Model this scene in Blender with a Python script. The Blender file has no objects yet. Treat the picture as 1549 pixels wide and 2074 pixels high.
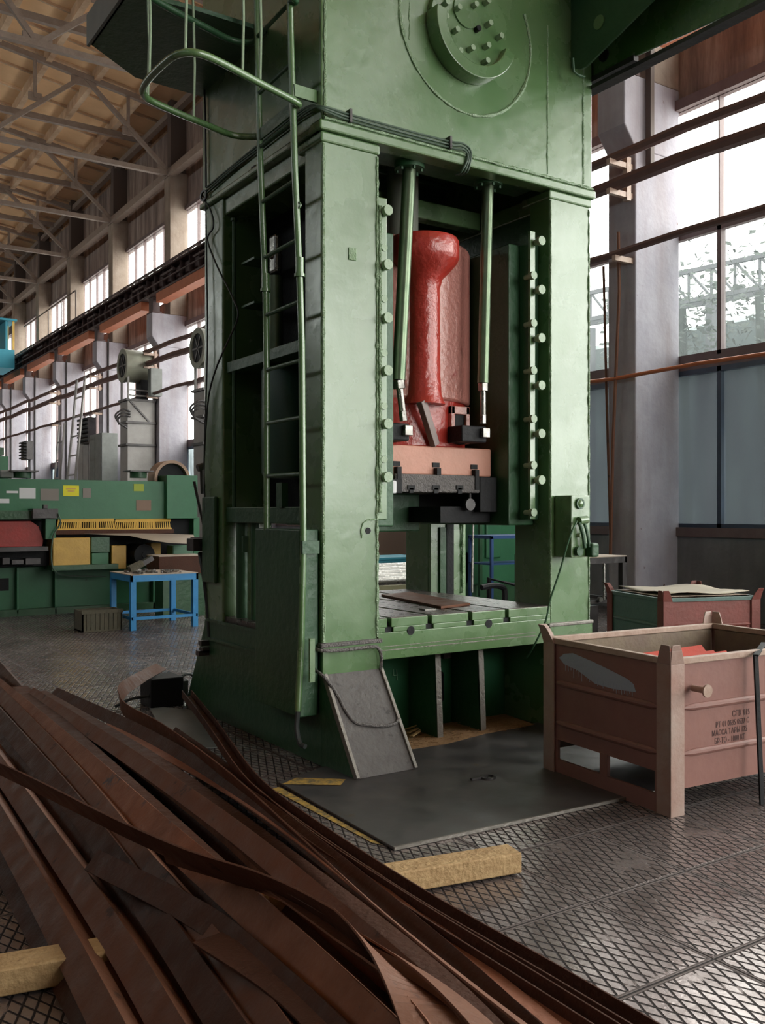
import bpy, bmesh, math, random
from math import sin, cos, tan, pi, radians, atan2, sqrt
from mathutils import Vector, Matrix
random.seed(7)
S = bpy.context.scene
C = S.collection
# ------------------------------------------------------------------ camera
CAMH = 1.6
YAW = radians(33.5)
FPX = 1900.0
cam = bpy.data.objects.new('camera', bpy.data.cameras.new('camera'))
C.objects.link(cam)
cam.location = (0, 0, CAMH)
cam.rotation_euler = (radians(90), 0, -YAW)
cam.data.sensor_fit = 'VERTICAL'
cam.data.sensor_height = 36.0
cam.data.lens = 36.0 * FPX / 2074.0
cam.data.clip_start = 0.05
cam.data.clip_end = 600
S.camera = cam
# ------------------------------------------------------------------ sky, exposure
S.view_settings.view_transform = 'Standard'
S.view_settings.look = 'None'
S.view_settings.exposure = 0.2
S.view_settings.gamma = 1.0
S.view_settings.use_curve_mapping = False
S.cycles.use_denoising = True
S.cycles.max_bounces = 10
S.cycles.diffuse_bounces = 5
S.cycles.glossy_bounces = 4
S.cycles.transparent_max_bounces = 12
S.cycles.sample_clamp_indirect = 12.0
S.cycles.caustics_reflective = False
S.cycles.caustics_refractive = False
W = bpy.data.worlds.new('overcast_sky')
S.world = W
W.use_nodes = True
wn = W.node_tree.nodes; wl = W.node_tree.links
wn.clear()
wo = wn.new('ShaderNodeOutputWorld'); wb = wn.new('ShaderNodeBackground')
wt = wn.new('ShaderNodeTexCoord'); wsx = wn.new('ShaderNodeSeparateXYZ')
wr = wn.new('ShaderNodeValToRGB')
wl.new(wt.outputs['Generated'], wsx.inputs[0]); wl.new(wsx.outputs['Z'], wr.inputs[0])
wr.color_ramp.elements[0].position = 0.0; wr.color_ramp.elements[0].color = (0.88, 0.87, 0.83, 1)
wr.color_ramp.elements[1].position = 0.45; wr.color_ramp.elements[1].color = (1.0, 0.99, 0.93, 1)
wl.new(wr.outputs[0], wb.inputs['Color']); wb.inputs['Strength'].default_value = 11
wl.new(wb.outputs[0], wo.inputs[0])

XW = 12.0       # window wall plane

def portal(name, x, y0, y1, z0, z1, face):
    L = bpy.data.lights.new(name, 'AREA'); L.shape = 'RECTANGLE'
    L.size = z1 - z0; L.size_y = y1 - y0
    L.cycles.is_portal = True
    o = bpy.data.objects.new(name, L); C.objects.link(o)
    o.location = (x, (y0 + y1) / 2, (z0 + z1) / 2)
    o.rotation_euler = (0, radians(90) * face, 0)
    return o
portal('daylight_portal_low', XW + .12, -14, 40, 3.9, 7.95, 1)
portal('daylight_portal_high', XW + .12, -14, 70, 9.0, 11.85, 1)
portal('daylight_portal_opposite', -12.12, 18, 70, 9.5, 11.85, -1)
BP = portal('daylight_portal_back', 0, -1, 1, 3.0, 8.5, 1)
BP.location = (8.25, -16.1, 6.25); BP.data.size = 7.5; BP.data.size_y = 10.5; BP.rotation_euler = (radians(90), 0, 0)

# ------------------------------------------------------------------ pixel measuring
def ray(x, y):
    r = (x - 774.5) / FPX; u = (1037.0 - y) / FPX
    return Vector((sin(YAW) + r * cos(YAW), cos(YAW) - r * sin(YAW), u))
def P(x, y, X=None, Y=None, Z=None):
    d = ray(x, y)
    if X is not None: t = X / d.x
    elif Y is not None: t = Y / d.y
    else: t = (Z - CAMH) / d.z
    return Vector((0, 0, CAMH)) + d * t

# ------------------------------------------------------------------ materials
MATS = {}
def mat(name, col, rough=.5, metal=0., spec=.5, col2=None, nscale=4., amt=.5, bump=0., bscale=30., spots=None, sscale=6., sthr=.62,
        coat=0., streak=None, detail=6., col3=None, stretch=(1, 1, 1), rvar=0.):
    if name in MATS: return MATS[name]
    m = bpy.data.materials.new(name); m.use_nodes = True
    n = m.node_tree.nodes; l = m.node_tree.links
    b = n['Principled BSDF']
    b.inputs['Roughness'].default_value = rough; b.inputs['Metallic'].default_value = metal
    b.inputs['Specular IOR Level'].default_value = spec
    if coat: b.inputs['Coat Weight'].default_value = coat; b.inputs['Coat Roughness'].default_value = .32
    tc = n.new('ShaderNodeTexCoord'); geo = n.new('ShaderNodeNewGeometry')
    mp = n.new('ShaderNodeMapping'); mp.inputs['Scale'].default_value = stretch
    l.new(geo.outputs['Position'], mp.inputs['Vector'])
    vec = mp.outputs[0]
    c = (*col, 1)
    cur = None
    if col2:
        nz = n.new('ShaderNodeTexNoise'); nz.inputs['Scale'].default_value = nscale; nz.inputs['Detail'].default_value = detail
        nz.inputs['Roughness'].default_value = .65
        l.new(vec, nz.inputs['Vector'])
        rp = n.new('ShaderNodeValToRGB'); rp.color_ramp.elements[0].position = .5 - .28 * (1 - amt) - .06; rp.color_ramp.elements[1].position = .5 + .28 * (1 - amt) + .06
        rp.color_ramp.elements[0].color = c; rp.color_ramp.elements[1].color = (*col2, 1)
        l.new(nz.outputs['Fac'], rp.inputs[0]); cur = rp.outputs[0]
    def over(fac, colr):
        nonlocal cur
        mx = n.new('ShaderNodeMix'); mx.data_type = 'RGBA'
        l.new(fac, mx.inputs[0])
        if cur is None: mx.inputs[6].default_value = c
        else: l.new(cur, mx.inputs[6])
        mx.inputs[7].default_value = (*colr, 1)
        cur = mx.outputs[2]
    if streak:      # vertical dirt runs
        mp2 = n.new('ShaderNodeMapping'); mp2.inputs['Scale'].default_value = (2.2, 2.2, .3)
        l.new(geo.outputs['Position'], mp2.inputs['Vector'])
        ns = n.new('ShaderNodeTexNoise'); ns.inputs['Scale'].default_value = 1.3; ns.inputs['Detail'].default_value = 5
        l.new(mp2.outputs[0], ns.inputs['Vector'])
        r2 = n.new('ShaderNodeValToRGB'); r2.color_ramp.elements[0].position = .45; r2.color_ramp.elements[1].position = .72
        r2.color_ramp.elements[1].color = (.6, .6, .6, 1)
        l.new(ns.outputs['Fac'], r2.inputs[0]); over(r2.outputs[0], streak)
    if spots:
        n3 = n.new('ShaderNodeTexNoise'); n3.inputs['Scale'].default_value = sscale; n3.inputs['Detail'].default_value = 8
        n3.inputs['Roughness'].default_value = .7
        l.new(vec, n3.inputs['Vector'])
        r3 = n.new('ShaderNodeValToRGB'); r3.color_ramp.elements[0].position = sthr; r3.color_ramp.elements[1].position = sthr + .06
        l.new(n3.outputs['Fac'], r3.inputs[0]); over(r3.outputs[0], spots)
    if cur is None: b.inputs['Base Color'].default_value = c
    else: l.new(cur, b.inputs['Base Color'])
    if rvar:
        n5 = n.new('ShaderNodeTexNoise'); n5.inputs['Scale'].default_value = nscale * 2; n5.inputs['Detail'].default_value = 4
        l.new(vec, n5.inputs['Vector'])
        mr = n.new('ShaderNodeMapRange'); mr.inputs['To Min'].default_value = max(.05, rough - rvar); mr.inputs['To Max'].default_value = min(1, rough + rvar)
        mr.inputs['From Min'].default_value = .3; mr.inputs['From Max'].default_value = .7
        l.new(n5.outputs['Fac'], mr.inputs['Value']); l.new(mr.outputs[0], b.inputs['Roughness'])
    if bump:
        n4 = n.new('ShaderNodeTexNoise'); n4.inputs['Scale'].default_value = bscale; n4.inputs['Detail'].default_value = 5
        l.new(geo.outputs['Position'], n4.inputs['Vector'])
        bp = n.new('ShaderNodeBump'); bp.inputs['Strength'].default_value = bump; bp.inputs['Distance'].default_value = .02
        l.new(n4.outputs['Fac'], bp.inputs['Height']); l.new(bp.outputs[0], b.inputs['Normal'])
    MATS[name] = m
    return m

GREEN = mat('press_green', (.075, .165, .055), .27, spec=1.0, col2=(.105, .20, .075), nscale=2.2, amt=.3, bump=.13, bscale=10, coat=.5, spots=(.062, .13, .045), sscale=9, sthr=.70, rvar=.07, streak=(.12, .19, .09))
GREEND = mat('dark_and_shade_green', (.022, .075, .032), .40, col2=(.035, .10, .045), nscale=3, bump=.3, bscale=18, spots=(.02, .04, .02), sscale=8, sthr=.66)  # dark green paint; on inner press parts the shade is in the colour
GREENM = mat('machine_green', (.025, .13, .06), .45, col2=(.035, .165, .075), nscale=2, bump=.15, bscale=10, spots=(.02, .03, .02), sscale=7, sthr=.68)
BOLTG = mat('bolt_green', (.30, .40, .27), .35, bump=.2, bscale=60)
WELD = mat('weld_green', (.26, .38, .23), .25, spec=.9, col2=(.16, .27, .13), nscale=30, bump=.7, bscale=90)
BLACK = mat('plain_black', (.010, .010, .012), .6, spec=.25, bump=.2, bscale=40)  # plain black, used also to fill holes, slots and recesses
RUBBER = mat('cable_rubber', (.03, .035, .035), .5)
CABLEG = mat('cable_green', (.06, .10, .07), .5)
RED = mat('slide_red', (.42, .035, .025), .28, spec=.8, col2=(.36, .03, .02), nscale=5, bump=.45, bscale=22, spots=(.45, .30, .06), sscale=4.5, sthr=.735)
PINK = mat('slide_pink', (.50, .20, .165), .32, spec=1.0, col2=(.50, .20, .17), nscale=6, bump=.5, bscale=26, spots=(.30, .04, .03), sscale=7, sthr=.62)  # paler pink with deeper red patches
SALMON = mat('ram_plate_salmon', (.58, .27, .20), .5, col2=(.50, .24, .17), nscale=6, bump=.25, bscale=25, spots=(.30, .17, .12), sscale=10, sthr=.66)
CASTGREY = mat('cast_grey', (.12, .11, .11), .5, metal=.3, col2=(.17, .155, .15), nscale=20, bump=.9, bscale=70)
STEEL = mat('bare_steel', (.30, .29, .27), .32, metal=.85, col2=(.20, .19, .18), nscale=12, rvar=.1, bump=.1)
CHROME = mat('rod_steel', (.10, .15, .09), .30, metal=.6, col2=(.16, .20, .13), nscale=9)
DKSTEEL = mat('dark_steel', (.055, .05, .052), .42, metal=.5, col2=(.085, .078, .078), nscale=5, rvar=.12, bump=.2, bscale=20)
PLATE = mat('floor_plate_steel', (.075, .07, .075), .42, metal=.45, col2=(.12, .11, .11), nscale=2.2, rvar=.12, bump=.12, bscale=8, spots=(.10, .065, .04), sscale=3, sthr=.63)
BEDTOP = mat('bed_top_steel', (.085, .07, .065), .34, metal=.5, col2=(.13, .10, .09), nscale=9, rvar=.12, bump=.2, bscale=40)
GUSSET = mat('gusset_grey', (.085, .075, .075), .6, col2=(.12, .11, .108), nscale=10, bump=.4, bscale=30, spots=(.05, .045, .045), sscale=12, sthr=.6)
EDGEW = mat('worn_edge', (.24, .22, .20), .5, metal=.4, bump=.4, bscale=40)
RUST1 = mat('rust_brown', (.135, .055, .031), .6, col2=(.17, .072, .042), nscale=5, spec=.3, bump=.2, bscale=45, spots=(.065, .032, .024), sscale=7, sthr=.6, rvar=.12)
RUST2 = mat('rust_orange', (.33, .13, .065), .6, spec=.3, col2=(.19, .078, .045), nscale=4, bump=.28, bscale=45, spots=(.075, .065, .075), sscale=5, sthr=.6, rvar=.1)
RUST3 = mat('rust_pink', (.38, .155, .095), .6, spec=.3, col2=(.25, .11, .072), nscale=4, bump=.2, bscale=45, rvar=.1)
RUST4 = mat('rust_dark', (.062, .025, .015), .6, spec=.2, col2=(.085, .036, .024), nscale=6, bump=.28, bscale=45, rvar=.12)
WOOD = mat('sawn_wood', (.50, .34, .17), .75, col2=(.36, .22, .10), nscale=7, bump=.5, bscale=35, stretch=(1.2, 6, 6), spots=(.20, .11, .05), sscale=10, sthr=.66)
WOODG = mat('grey_wood', (.09, .085, .06), .8, col2=(.14, .12, .08), nscale=8, bump=.4, stretch=(3, 3, 1))
CRATE = mat('crate_brown', (.27, .125, .10), .5, col2=(.22, .10, .085), nscale=3, bump=.15, bscale=14, spots=(.14, .075, .065), sscale=5, sthr=.66, rvar=.08)
CRATELT = mat('crate_light_rim', (.46, .34, .28), .5, col2=(.34, .22, .17), nscale=9, bump=.2, bscale=30)
CRATEIN = mat('crate_inside', (.22, .17, .11), .65, col2=(.15, .10, .08), nscale=4, bump=.2)
CRATERED = mat('crate_dull_red', (.20, .045, .035), .55, col2=(.15, .04, .03), nscale=5, bump=.2)
CRATETEAL = mat('crate_teal', (.07, .13, .12), .55, col2=(.10, .16, .15), nscale=5, bump=.2)
PRIMER = mat('red_primer', (.46, .045, .022), .6, spec=.2, col2=(.40, .04, .02), nscale=6, bump=.1)
CRATEP = mat('crate_post', (.33, .19, .155), .5, col2=(.40, .30, .26), nscale=5, bump=.2, bscale=30)
GREYPAINT = mat('grey_paint_smear', (.36, .40, .48), .5, bump=.2)
INK = mat('stencil_ink', (.07, .035, .035), .7)
BLUE = mat('table_blue', (.02, .22, .52), .45, col2=(.03, .27, .60), nscale=5, bump=.1, spots=(.05, .10, .14), sscale=12, sthr=.7)
BLUED = mat('shelf_blue', (.015, .06, .20), .5)
CABIN = mat('cab_teal', (.03, .26, .36), .5)
YELLOW = mat('guard_yellow', (.66, .40, .09), .5, col2=(.54, .32, .07), nscale=5, bump=.15, spots=(.25, .15, .04), sscale=7, sthr=.66)
YELLOWP = mat('floor_yellow', (.50, .31, .06), .7, col2=(.12, .10, .06), nscale=26, amt=.75)
PAPER = mat('paper_white', (.72, .72, .74), .8)
PAPERY = mat('paper_yellow', (.80, .72, .04), .7)
PAPERG = mat('label_grey', (.25, .22, .20), .7)
REDPANEL = mat('panel_red', (.42, .04, .035), .5, col2=(.30, .04, .035), nscale=6, bump=.1, spots=(.10, .03, .03), sscale=9, sthr=.64)
SHEET = mat('sheet_metal', (.46, .37, .30), .5, metal=.2, col2=(.38, .30, .25), nscale=3)
CONC = mat('concrete_column', (.42, .40, .45), .8, col2=(.33, .31, .36), nscale=2.5, bump=.35, bscale=12, streak=(.24, .19, .19), spots=(.18, .13, .12), sscale=3.2, sthr=.66)
CONCB = mat('concrete_brown', (.25, .19, .15), .85, col2=(.36, .29, .24), nscale=2, bump=.35, bscale=12, streak=(.14, .09, .065))
PLINTH = mat('concrete_plinth', (.18, .18, .195), .85, col2=(.26, .26, .275), nscale=1.6, bump=.4, bscale=10, streak=(.11, .11, .12))
TRUSS = mat('truss_paint', (.32, .25, .21), .6, col2=(.24, .18, .15), nscale=6, bump=.1)
TRUSSD = mat('truss_dark', (.10, .07, .06), .6)
CRANEB = mat('crane_beam_brown', (.085, .045, .042), .6, col2=(.055, .032, .034), nscale=3, bump=.2)
CRANEO = mat('crane_beam_orange', (.52, .155, .065), .55, col2=(.42, .12, .05), nscale=3, spots=(.2, .06, .04), sscale=5, sthr=.66)
PIPEB = mat('pipe_brown', (.10, .05, .045), .6, col2=(.14, .07, .06), nscale=4)
FRAMEB = mat('window_frame_brown', (.13, .085, .085), .6, col2=(.17, .12, .12), nscale=5)
DUCT = mat('duct_grey', (.34, .32, .31), .55, col2=(.27, .25, .24), nscale=3, spots=(.16, .11, .08), sscale=3.5, sthr=.64, bump=.15)
DUCTG = mat('fan_housing', (.24, .25, .19), .45, col2=(.20, .19, .15), nscale=4, bump=.1)
CABGREY = mat('cabinet_grey', (.20, .21, .20), .55, col2=(.15, .155, .15), nscale=4)
STRAW = mat('sawdust', (.42, .25, .12), .9, col2=(.26, .14, .07), nscale=40, bump=.6, bscale=120)
RADI = mat('radiator_blue', (.05, .075, .13), .5, col2=(.035, .05, .08), nscale=5)
SCRAP = mat('scrap_metal', (.35, .33, .31), .35, metal=.7, col2=(.12, .10, .09), nscale=30)

# corrugated brown wall cladding
def cladding():
    m = bpy.data.materials.new('cladding_brown'); m.use_nodes = True
    n = m.node_tree.nodes; l = m.node_tree.links; b = n['Principled BSDF']
    geo = n.new('ShaderNodeNewGeometry')
    mp = n.new('ShaderNodeMapping'); mp.inputs['Scale'].default_value = (1, 1, .12); l.new(geo.outputs['Position'], mp.inputs['Vector'])
    nz = n.new('ShaderNodeTexNoise'); nz.inputs['Scale'].default_value = 3.2; nz.inputs['Detail'].default_value = 8; nz.inputs['Roughness'].default_value = .7
    l.new(mp.outputs[0], nz.inputs['Vector'])
    r = n.new('ShaderNodeValToRGB'); e = r.color_ramp.elements
    e[0].position = .33; e[0].color = (.12, .085, .075, 1); e[1].position = .68; e[1].color = (.44, .35, .30, 1)
    x = e.new(.5); x.color = (.25, .18, .155, 1)
    l.new(nz.outputs['Fac'], r.inputs[0]); l.new(r.outputs[0], b.inputs['Base Color']); b.inputs['Roughness'].default_value = .8
    w = n.new('ShaderNodeTexWave'); w.wave_type = 'BANDS'; w.bands_direction = 'Y'; w.inputs['Scale'].default_value = 1.1; w.wave_profile = 'SAW'
    w.inputs['Distortion'].default_value = .3
    l.new(geo.outputs['Position'], w.inputs['Vector'])
    bp = n.new('ShaderNodeBump'); bp.inputs['Strength'].default_value = .5; bp.inputs['Distance'].default_value = .05
    l.new(w.outputs['Fac'], bp.inputs['Height']); l.new(bp.outputs[0], b.inputs['Normal'])
    return m
CLAD = cladding()

# tan roof slabs
ROOF = mat('roof_slab_tan', (.90, .61, .36), .85, col2=(.80, .52, .29), nscale=1.2, bump=.2, bscale=6, spots=(.20, .10, .06), sscale=.9, sthr=.68)
ROOFR = mat('roof_rib_tan', (.82, .62, .43), .85, col2=(.36, .21, .13), nscale=.7, amt=.6)

# cast iron diamond floor tiles
def floor_mat():
    m = bpy.data.materials.new('diamond_floor_tiles'); m.use_nodes = True
    n = m.node_tree.nodes; l = m.node_tree.links; b = n['Principled BSDF']
    geo = n.new('ShaderNodeNewGeometry'); sx = n.new('ShaderNodeSeparateXYZ'); l.new(geo.outputs['Position'], sx.inputs[0])
    def math_(op, a, bb=None, c=None):
        k = n.new('ShaderNodeMath'); k.operation = op
        for i, v in enumerate((a, bb, c)):
            if v is None: continue
            if isinstance(v, (int, float)): k.inputs[i].default_value = v
            else: l.new(v, k.inputs[i])
        return k.outputs[0]
    X, Y = sx.outputs['X'], sx.outputs['Y']
    T = .595
    def tri(v, period, off):      # distance to nearest line in metres
        f = math_('FRACT', math_('DIVIDE', math_('ADD', v, off), period))
        return math_('MULTIPLY', math_('SUBTRACT', .5, math_('ABSOLUTE', math_('SUBTRACT', f, .5))), period)
    dx = tri(X, T, -2.84 + 20 * T); dy = tri(Y, T, -2.74 + 40 * T)
    edge = math_('MINIMUM', dx, dy)
    # two families of grooves
    u = math_('ADD', X, math_('MULTIPLY', Y, .45)); v = math_('SUBTRACT', X, math_('MULTIPLY', Y, .45))
    u = math_('MULTIPLY', u, .912); v = math_('MULTIPLY', v, .912)
    gu = tri(u, .047, 9.0); gv = tri(v, .047, 40.0)
    g = math_('MINIMUM', gu, gv)
    def smooth(v, a, c):
        k = n.new('ShaderNodeMapRange'); k.interpolation_type = 'SMOOTHSTEP'
        k.inputs['From Min'].default_value = a; k.inputs['From Max'].default_value = c
        l.new(v, k.inputs['Value']); return k.outputs[0]
    pad = smooth(g, .0028, .0058)
    bord = smooth(edge, .013, .017)
    seam = smooth(edge, .0015, .005)
    lip = math_('SUBTRACT', smooth(edge, .004, .006), smooth(edge, .009, .011))
    h = math_('MULTIPLY', pad, bord)
    nz = n.new('ShaderNodeTexNoise'); nz.inputs['Scale'].default_value = 3.5; nz.inputs['Detail'].default_value = 8; nz.inputs['Roughness'].default_value = .65
    l.new(geo.outputs['Position'], nz.inputs['Vector'])
    fill = smooth(nz.outputs['Fac'], .57, .64)          # grooves packed with dirt here and there
    h2 = math_('MAXIMUM', h, math_('MULTIPLY', fill, math_('MULTIPLY', bord, .9)))
    h3 = math_('ADD', math_('MULTIPLY', h2, .7), math_('ADD', math_('MULTIPLY', seam, .5), math_('MULTIPLY', lip, .35)))
    n2 = n.new('ShaderNodeTexNoise'); n2.inputs['Scale'].default_value = 60; n2.inputs['Detail'].default_value = 4
    l.new(geo.outputs['Position'], n2.inputs['Vector'])
    hh = math_('ADD', h3, math_('MULTIPLY', n2.outputs['Fac'], .22))
    bp = n.new('ShaderNodeBump'); bp.inputs['Strength'].default_value = .8; bp.inputs['Distance'].default_value = .004
    l.new(hh, bp.inputs['Height']); l.new(bp.outputs[0], b.inputs['Normal'])
    n3 = n.new('ShaderNodeTexNoise'); n3.inputs['Scale'].default_value = 1.1; n3.inputs['Detail'].default_value = 6
    l.new(geo.outputs['Position'], n3.inputs['Vector'])
    r = n.new('ShaderNodeValToRGB'); e = r.color_ramp.elements
    e[0].position = .35; e[0].color = (.22, .175, .17, 1); e[1].position = .68; e[1].color = (.36, .31, .305, 1)
    l.new(n3.outputs['Fac'], r.inputs[0])
    mx = n.new('ShaderNodeMix'); mx.data_type = 'RGBA'; mx.inputs[6].default_value = (.022, .017, .018, 1)
    l.new(math_('MULTIPLY', math_('MAXIMUM', h2, math_('MULTIPLY', math_('SUBTRACT', 1, bord), .55)), seam), mx.inputs[0]); l.new(r.outputs[0], mx.inputs[7])
    l.new(mx.outputs[2], b.inputs['Base Color'])
    rr = n.new('ShaderNodeMapRange'); rr.inputs['To Min'].default_value = .75; rr.inputs['To Max'].default_value = .24
    l.new(h2, rr.inputs['Value'])
    n6 = n.new('ShaderNodeTexNoise'); n6.inputs['Scale'].default_value = 9; n6.inputs['Detail'].default_value = 5
    l.new(geo.outputs['Position'], n6.inputs['Vector'])
    l.new(math_('ADD', rr.outputs[0], math_('MULTIPLY', math_('SUBTRACT', n6.outputs['Fac'], .5), .5)), b.inputs['Roughness'])
    b.inputs['Metallic'].default_value = .55
    return m
FLOORM = floor_mat()

def glass(name, dirt, dcol, thr0=.0, tint=(.93, .96, .95), transl=.5, vert=None):
    """Thin window glass: clear part lets light straight through, dirt scatters it."""
    m = bpy.data.materials.new(name); m.use_nodes = True
    n = m.node_tree.nodes; l = m.node_tree.links
    for k in list(n): n.remove(k)
    o = n.new('ShaderNodeOutputMaterial'); t = n.new('ShaderNodeBsdfTransparent'); t.inputs[0].default_value = (*tint, 1)
    g = n.new('ShaderNodeBsdfGlossy'); g.inputs['Roughness'].default_value = .1
    m1 = n.new('ShaderNodeMixShader'); m1.inputs[0].default_value = .05
    l.new(t.outputs[0], m1.inputs[1]); l.new(g.outputs[0], m1.inputs[2])
    d = n.new('ShaderNodeBsdfDiffuse'); d.inputs[0].default_value = (*dcol, 1)
    tr = n.new('ShaderNodeBsdfTranslucent'); tr.inputs[0].default_value = (*dcol, 1)
    m2 = n.new('ShaderNodeMixShader'); m2.inputs[0].default_value = transl
    l.new(d.outputs[0], m2.inputs[1]); l.new(tr.outputs[0], m2.inputs[2])
    geo = n.new('ShaderNodeNewGeometry')
    mp = n.new('ShaderNodeMapping'); mp.inputs['Scale'].default_value = (1, 1, .3); l.new(geo.outputs['Position'], mp.inputs['Vector'])
    nz = n.new('ShaderNodeTexNoise'); nz.inputs['Scale'].default_value = 2.5; nz.inputs['Detail'].default_value = 7
    l.new(mp.outputs[0], nz.inputs['Vector'])
    mr = n.new('ShaderNodeMapRange'); mr.inputs['From Min'].default_value = .3; mr.inputs['From Max'].default_value = .7
    mr.inputs['To Min'].default_value = max(0, dirt - .15); mr.inputs['To Max'].default_value = min(1, dirt + .15)
    l.new(nz.outputs['Fac'], mr.inputs['Value'])
    m3 = n.new('ShaderNodeMixShader'); l.new(mr.outputs[0], m3.inputs[0])
    l.new(m1.outputs[0], m3.inputs[1]); l.new(m2.outputs[0], m3.inputs[2]); l.new(m3.outputs[0], o.inputs[0])
    MATS[name] = m
    return m
GLASS = glass('window_glass', .06, (.6, .6, .6))
GLASSD = glass('dirty_glass', .55, (.10, .115, .12), transl=.35, tint=(.85, .92, .92))
GLASSH = glass('dimmed_high_glass', .95, (.15, .16, .18), transl=.5, tint=(.3, .35, .4))  # unseen opposite panes, dimmed to keep light off the press's left side
GLASSO = glass('grimy_glass', .95, (.085, .10, .115), transl=.14, tint=(.5, .6, .62))

# ------------------------------------------------------------------ mesh helpers
ORG = {}
class MB:
    def __init__(s): s.bm = bmesh.new()
    def face(s, pts):
        vs = [s.bm.verts.new(p) for p in pts]
        try: return s.bm.faces.new(vs)
        except ValueError: return None
    def hexa(s, p):     # 8 points: bottom 4 ccw, top 4
        v = [s.bm.verts.new(q) for q in p]
        for f in ((3, 2, 1, 0), (4, 5, 6, 7), (0, 1, 5, 4), (1, 2, 6, 5), (2, 3, 7, 6), (3, 0, 4, 7)):
            s.bm.faces.new([v[i] for i in f])
        return s
    def box(s, x0, x1, y0, y1, z0, z1, M=None):
        if x0 > x1: x0, x1 = x1, x0
        if y0 > y1: y0, y1 = y1, y0
        if z0 > z1: z0, z1 = z1, z0
        p = [Vector(q) for q in ((x0, y0, z0), (x1, y0, z0), (x1, y1, z0), (x0, y1, z0), (x0, y0, z1), (x1, y0, z1), (x1, y1, z1), (x0, y1, z1))]
        if M: p = [M @ q for q in p]
        return s.hexa(p)
    def bar(s, a, b, w, h, up=Vector((0, 0, 1))):
        a, b = Vector(a), Vector(b); d = (b - a).normalized()
        sd = d.cross(up)
        if sd.length < 1e-4: sd = d.cross(Vector((0, 1, 0)))
        sd.normalize(); u = sd.cross(d).normalized()
        sd *= w / 2; u *= h / 2
        return s.hexa([a - sd - u, a + sd - u, b + sd - u, b - sd - u, a - sd + u, a + sd + u, b + sd + u, b - sd + u])
    def cyl(s, a, b, r, n=16, r2=None, cap=True):
        a, b = Vector(a), Vector(b); d = (b - a).normalized(); r2 = r if r2 is None else r2
        x = d.orthogonal().normalized(); y = d.cross(x)
        A = [s.bm.verts.new(a + (x * cos(2 * pi * i / n) + y * sin(2 * pi * i / n)) * r) for i in range(n)]
        B = [s.bm.verts.new(b + (x * cos(2 * pi * i / n) + y * sin(2 * pi * i / n)) * r2) for i in range(n)]
        for i in range(n): s.bm.faces.new((A[i], A[(i + 1) % n], B[(i + 1) % n], B[i]))
        if cap: s.bm.faces.new(A[::-1]); s.bm.faces.new(B)
        return s
    def ring(s, c, ax, ri, ro, t, n=40, a0=0, a1=2 * pi):
        """annulus (or arc) around axis ax through c, thickness t along ax"""
        c, ax = Vector(c), Vector(ax).normalized()
        x = Vector((0, 0, 1)).cross(ax); x = x.normalized() if x.length > .01 else Vector((1, 0, 0)); y = ax.cross(x)
        full = abs(a1 - a0 - 2 * pi) < 1e-6
        m = n if full else n + 1
        L = []
        for i in range(m):
            a = a0 + (a1 - a0) * i / n; d = x * cos(a) + y * sin(a)
            L.append([s.bm.verts.new(c + d * ri), s.bm.verts.new(c + d * ro), s.bm.verts.new(c + d * ro + ax * t), s.bm.verts.new(c + d * ri + ax * t)])
        for i in range(n if full else n):
            a, b = L[i], L[(i + 1) % m]
            for k in range(4): s.bm.faces.new((a[k], b[k], b[(k + 1) % 4], a[(k + 1) % 4]))
        if not full: s.bm.faces.new(L[0]); s.bm.faces.new(L[-1][::-1])
        return s
    def lathe(s, prof, c, n=32, ax='z'):
        c = Vector(c); rings = []
        for r, h in prof:
            R = []
            for i in range(n):
                a = 2 * pi * i / n
                if ax == 'z': q = Vector((r * cos(a), r * sin(a), h))
                elif ax == 'y': q = Vector((r * cos(a), h, r * sin(a)))
                else: q = Vector((h, r * cos(a), r * sin(a)))
                R.append(s.bm.verts.new(c + q))
            rings.append(R)
        for A, B in zip(rings, rings[1:]):
            for i in range(n): s.bm.faces.new((A[i], A[(i + 1) % n], B[(i + 1) % n], B[i]))
        s.bm.faces.new(rings[0][::-1]); s.bm.faces.new(rings[-1])
        return s
    def tube(s, pts, r, n=8, rad=None):
        pts = [Vector(p) for p in pts]; prev = None; rings = []
        x = None
        for i, p in enumerate(pts):
            d = (pts[min(i + 1, len(pts) - 1)] - pts[max(i - 1, 0)]).normalized()
            if x is None: x = d.orthogonal().normalized()
            else:
                x = (x - d * x.dot(d)); x = x.normalized() if x.length > 1e-5 else d.orthogonal().normalized()
            y = d.cross(x); rr = rad[i] if rad else r
            rings.append([s.bm.verts.new(p + (x * cos(2 * pi * k / n) + y * sin(2 * pi * k / n)) * rr) for k in range(n)])
        for A, B in zip(rings, rings[1:]):
            for k in range(n): s.bm.faces.new((A[k], A[(k + 1) % n], B[(k + 1) % n], B[k]))
        s.bm.faces.new(rings[0][::-1]); s.bm.faces.new(rings[-1])
        return s
    def prism(s, pts, d):
        """closed polygon pts extruded by vector d"""
        d = Vector(d); A = [s.bm.verts.new(Vector(p)) for p in pts]; B = [s.bm.verts.new(Vector(p) + d) for p in pts]
        s.bm.faces.new(A[::-1]); s.bm.faces.new(B)
        n = len(A)
        for i in range(n): s.bm.faces.new((A[i], A[(i + 1) % n], B[(i + 1) % n], B[i]))
        return s
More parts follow.
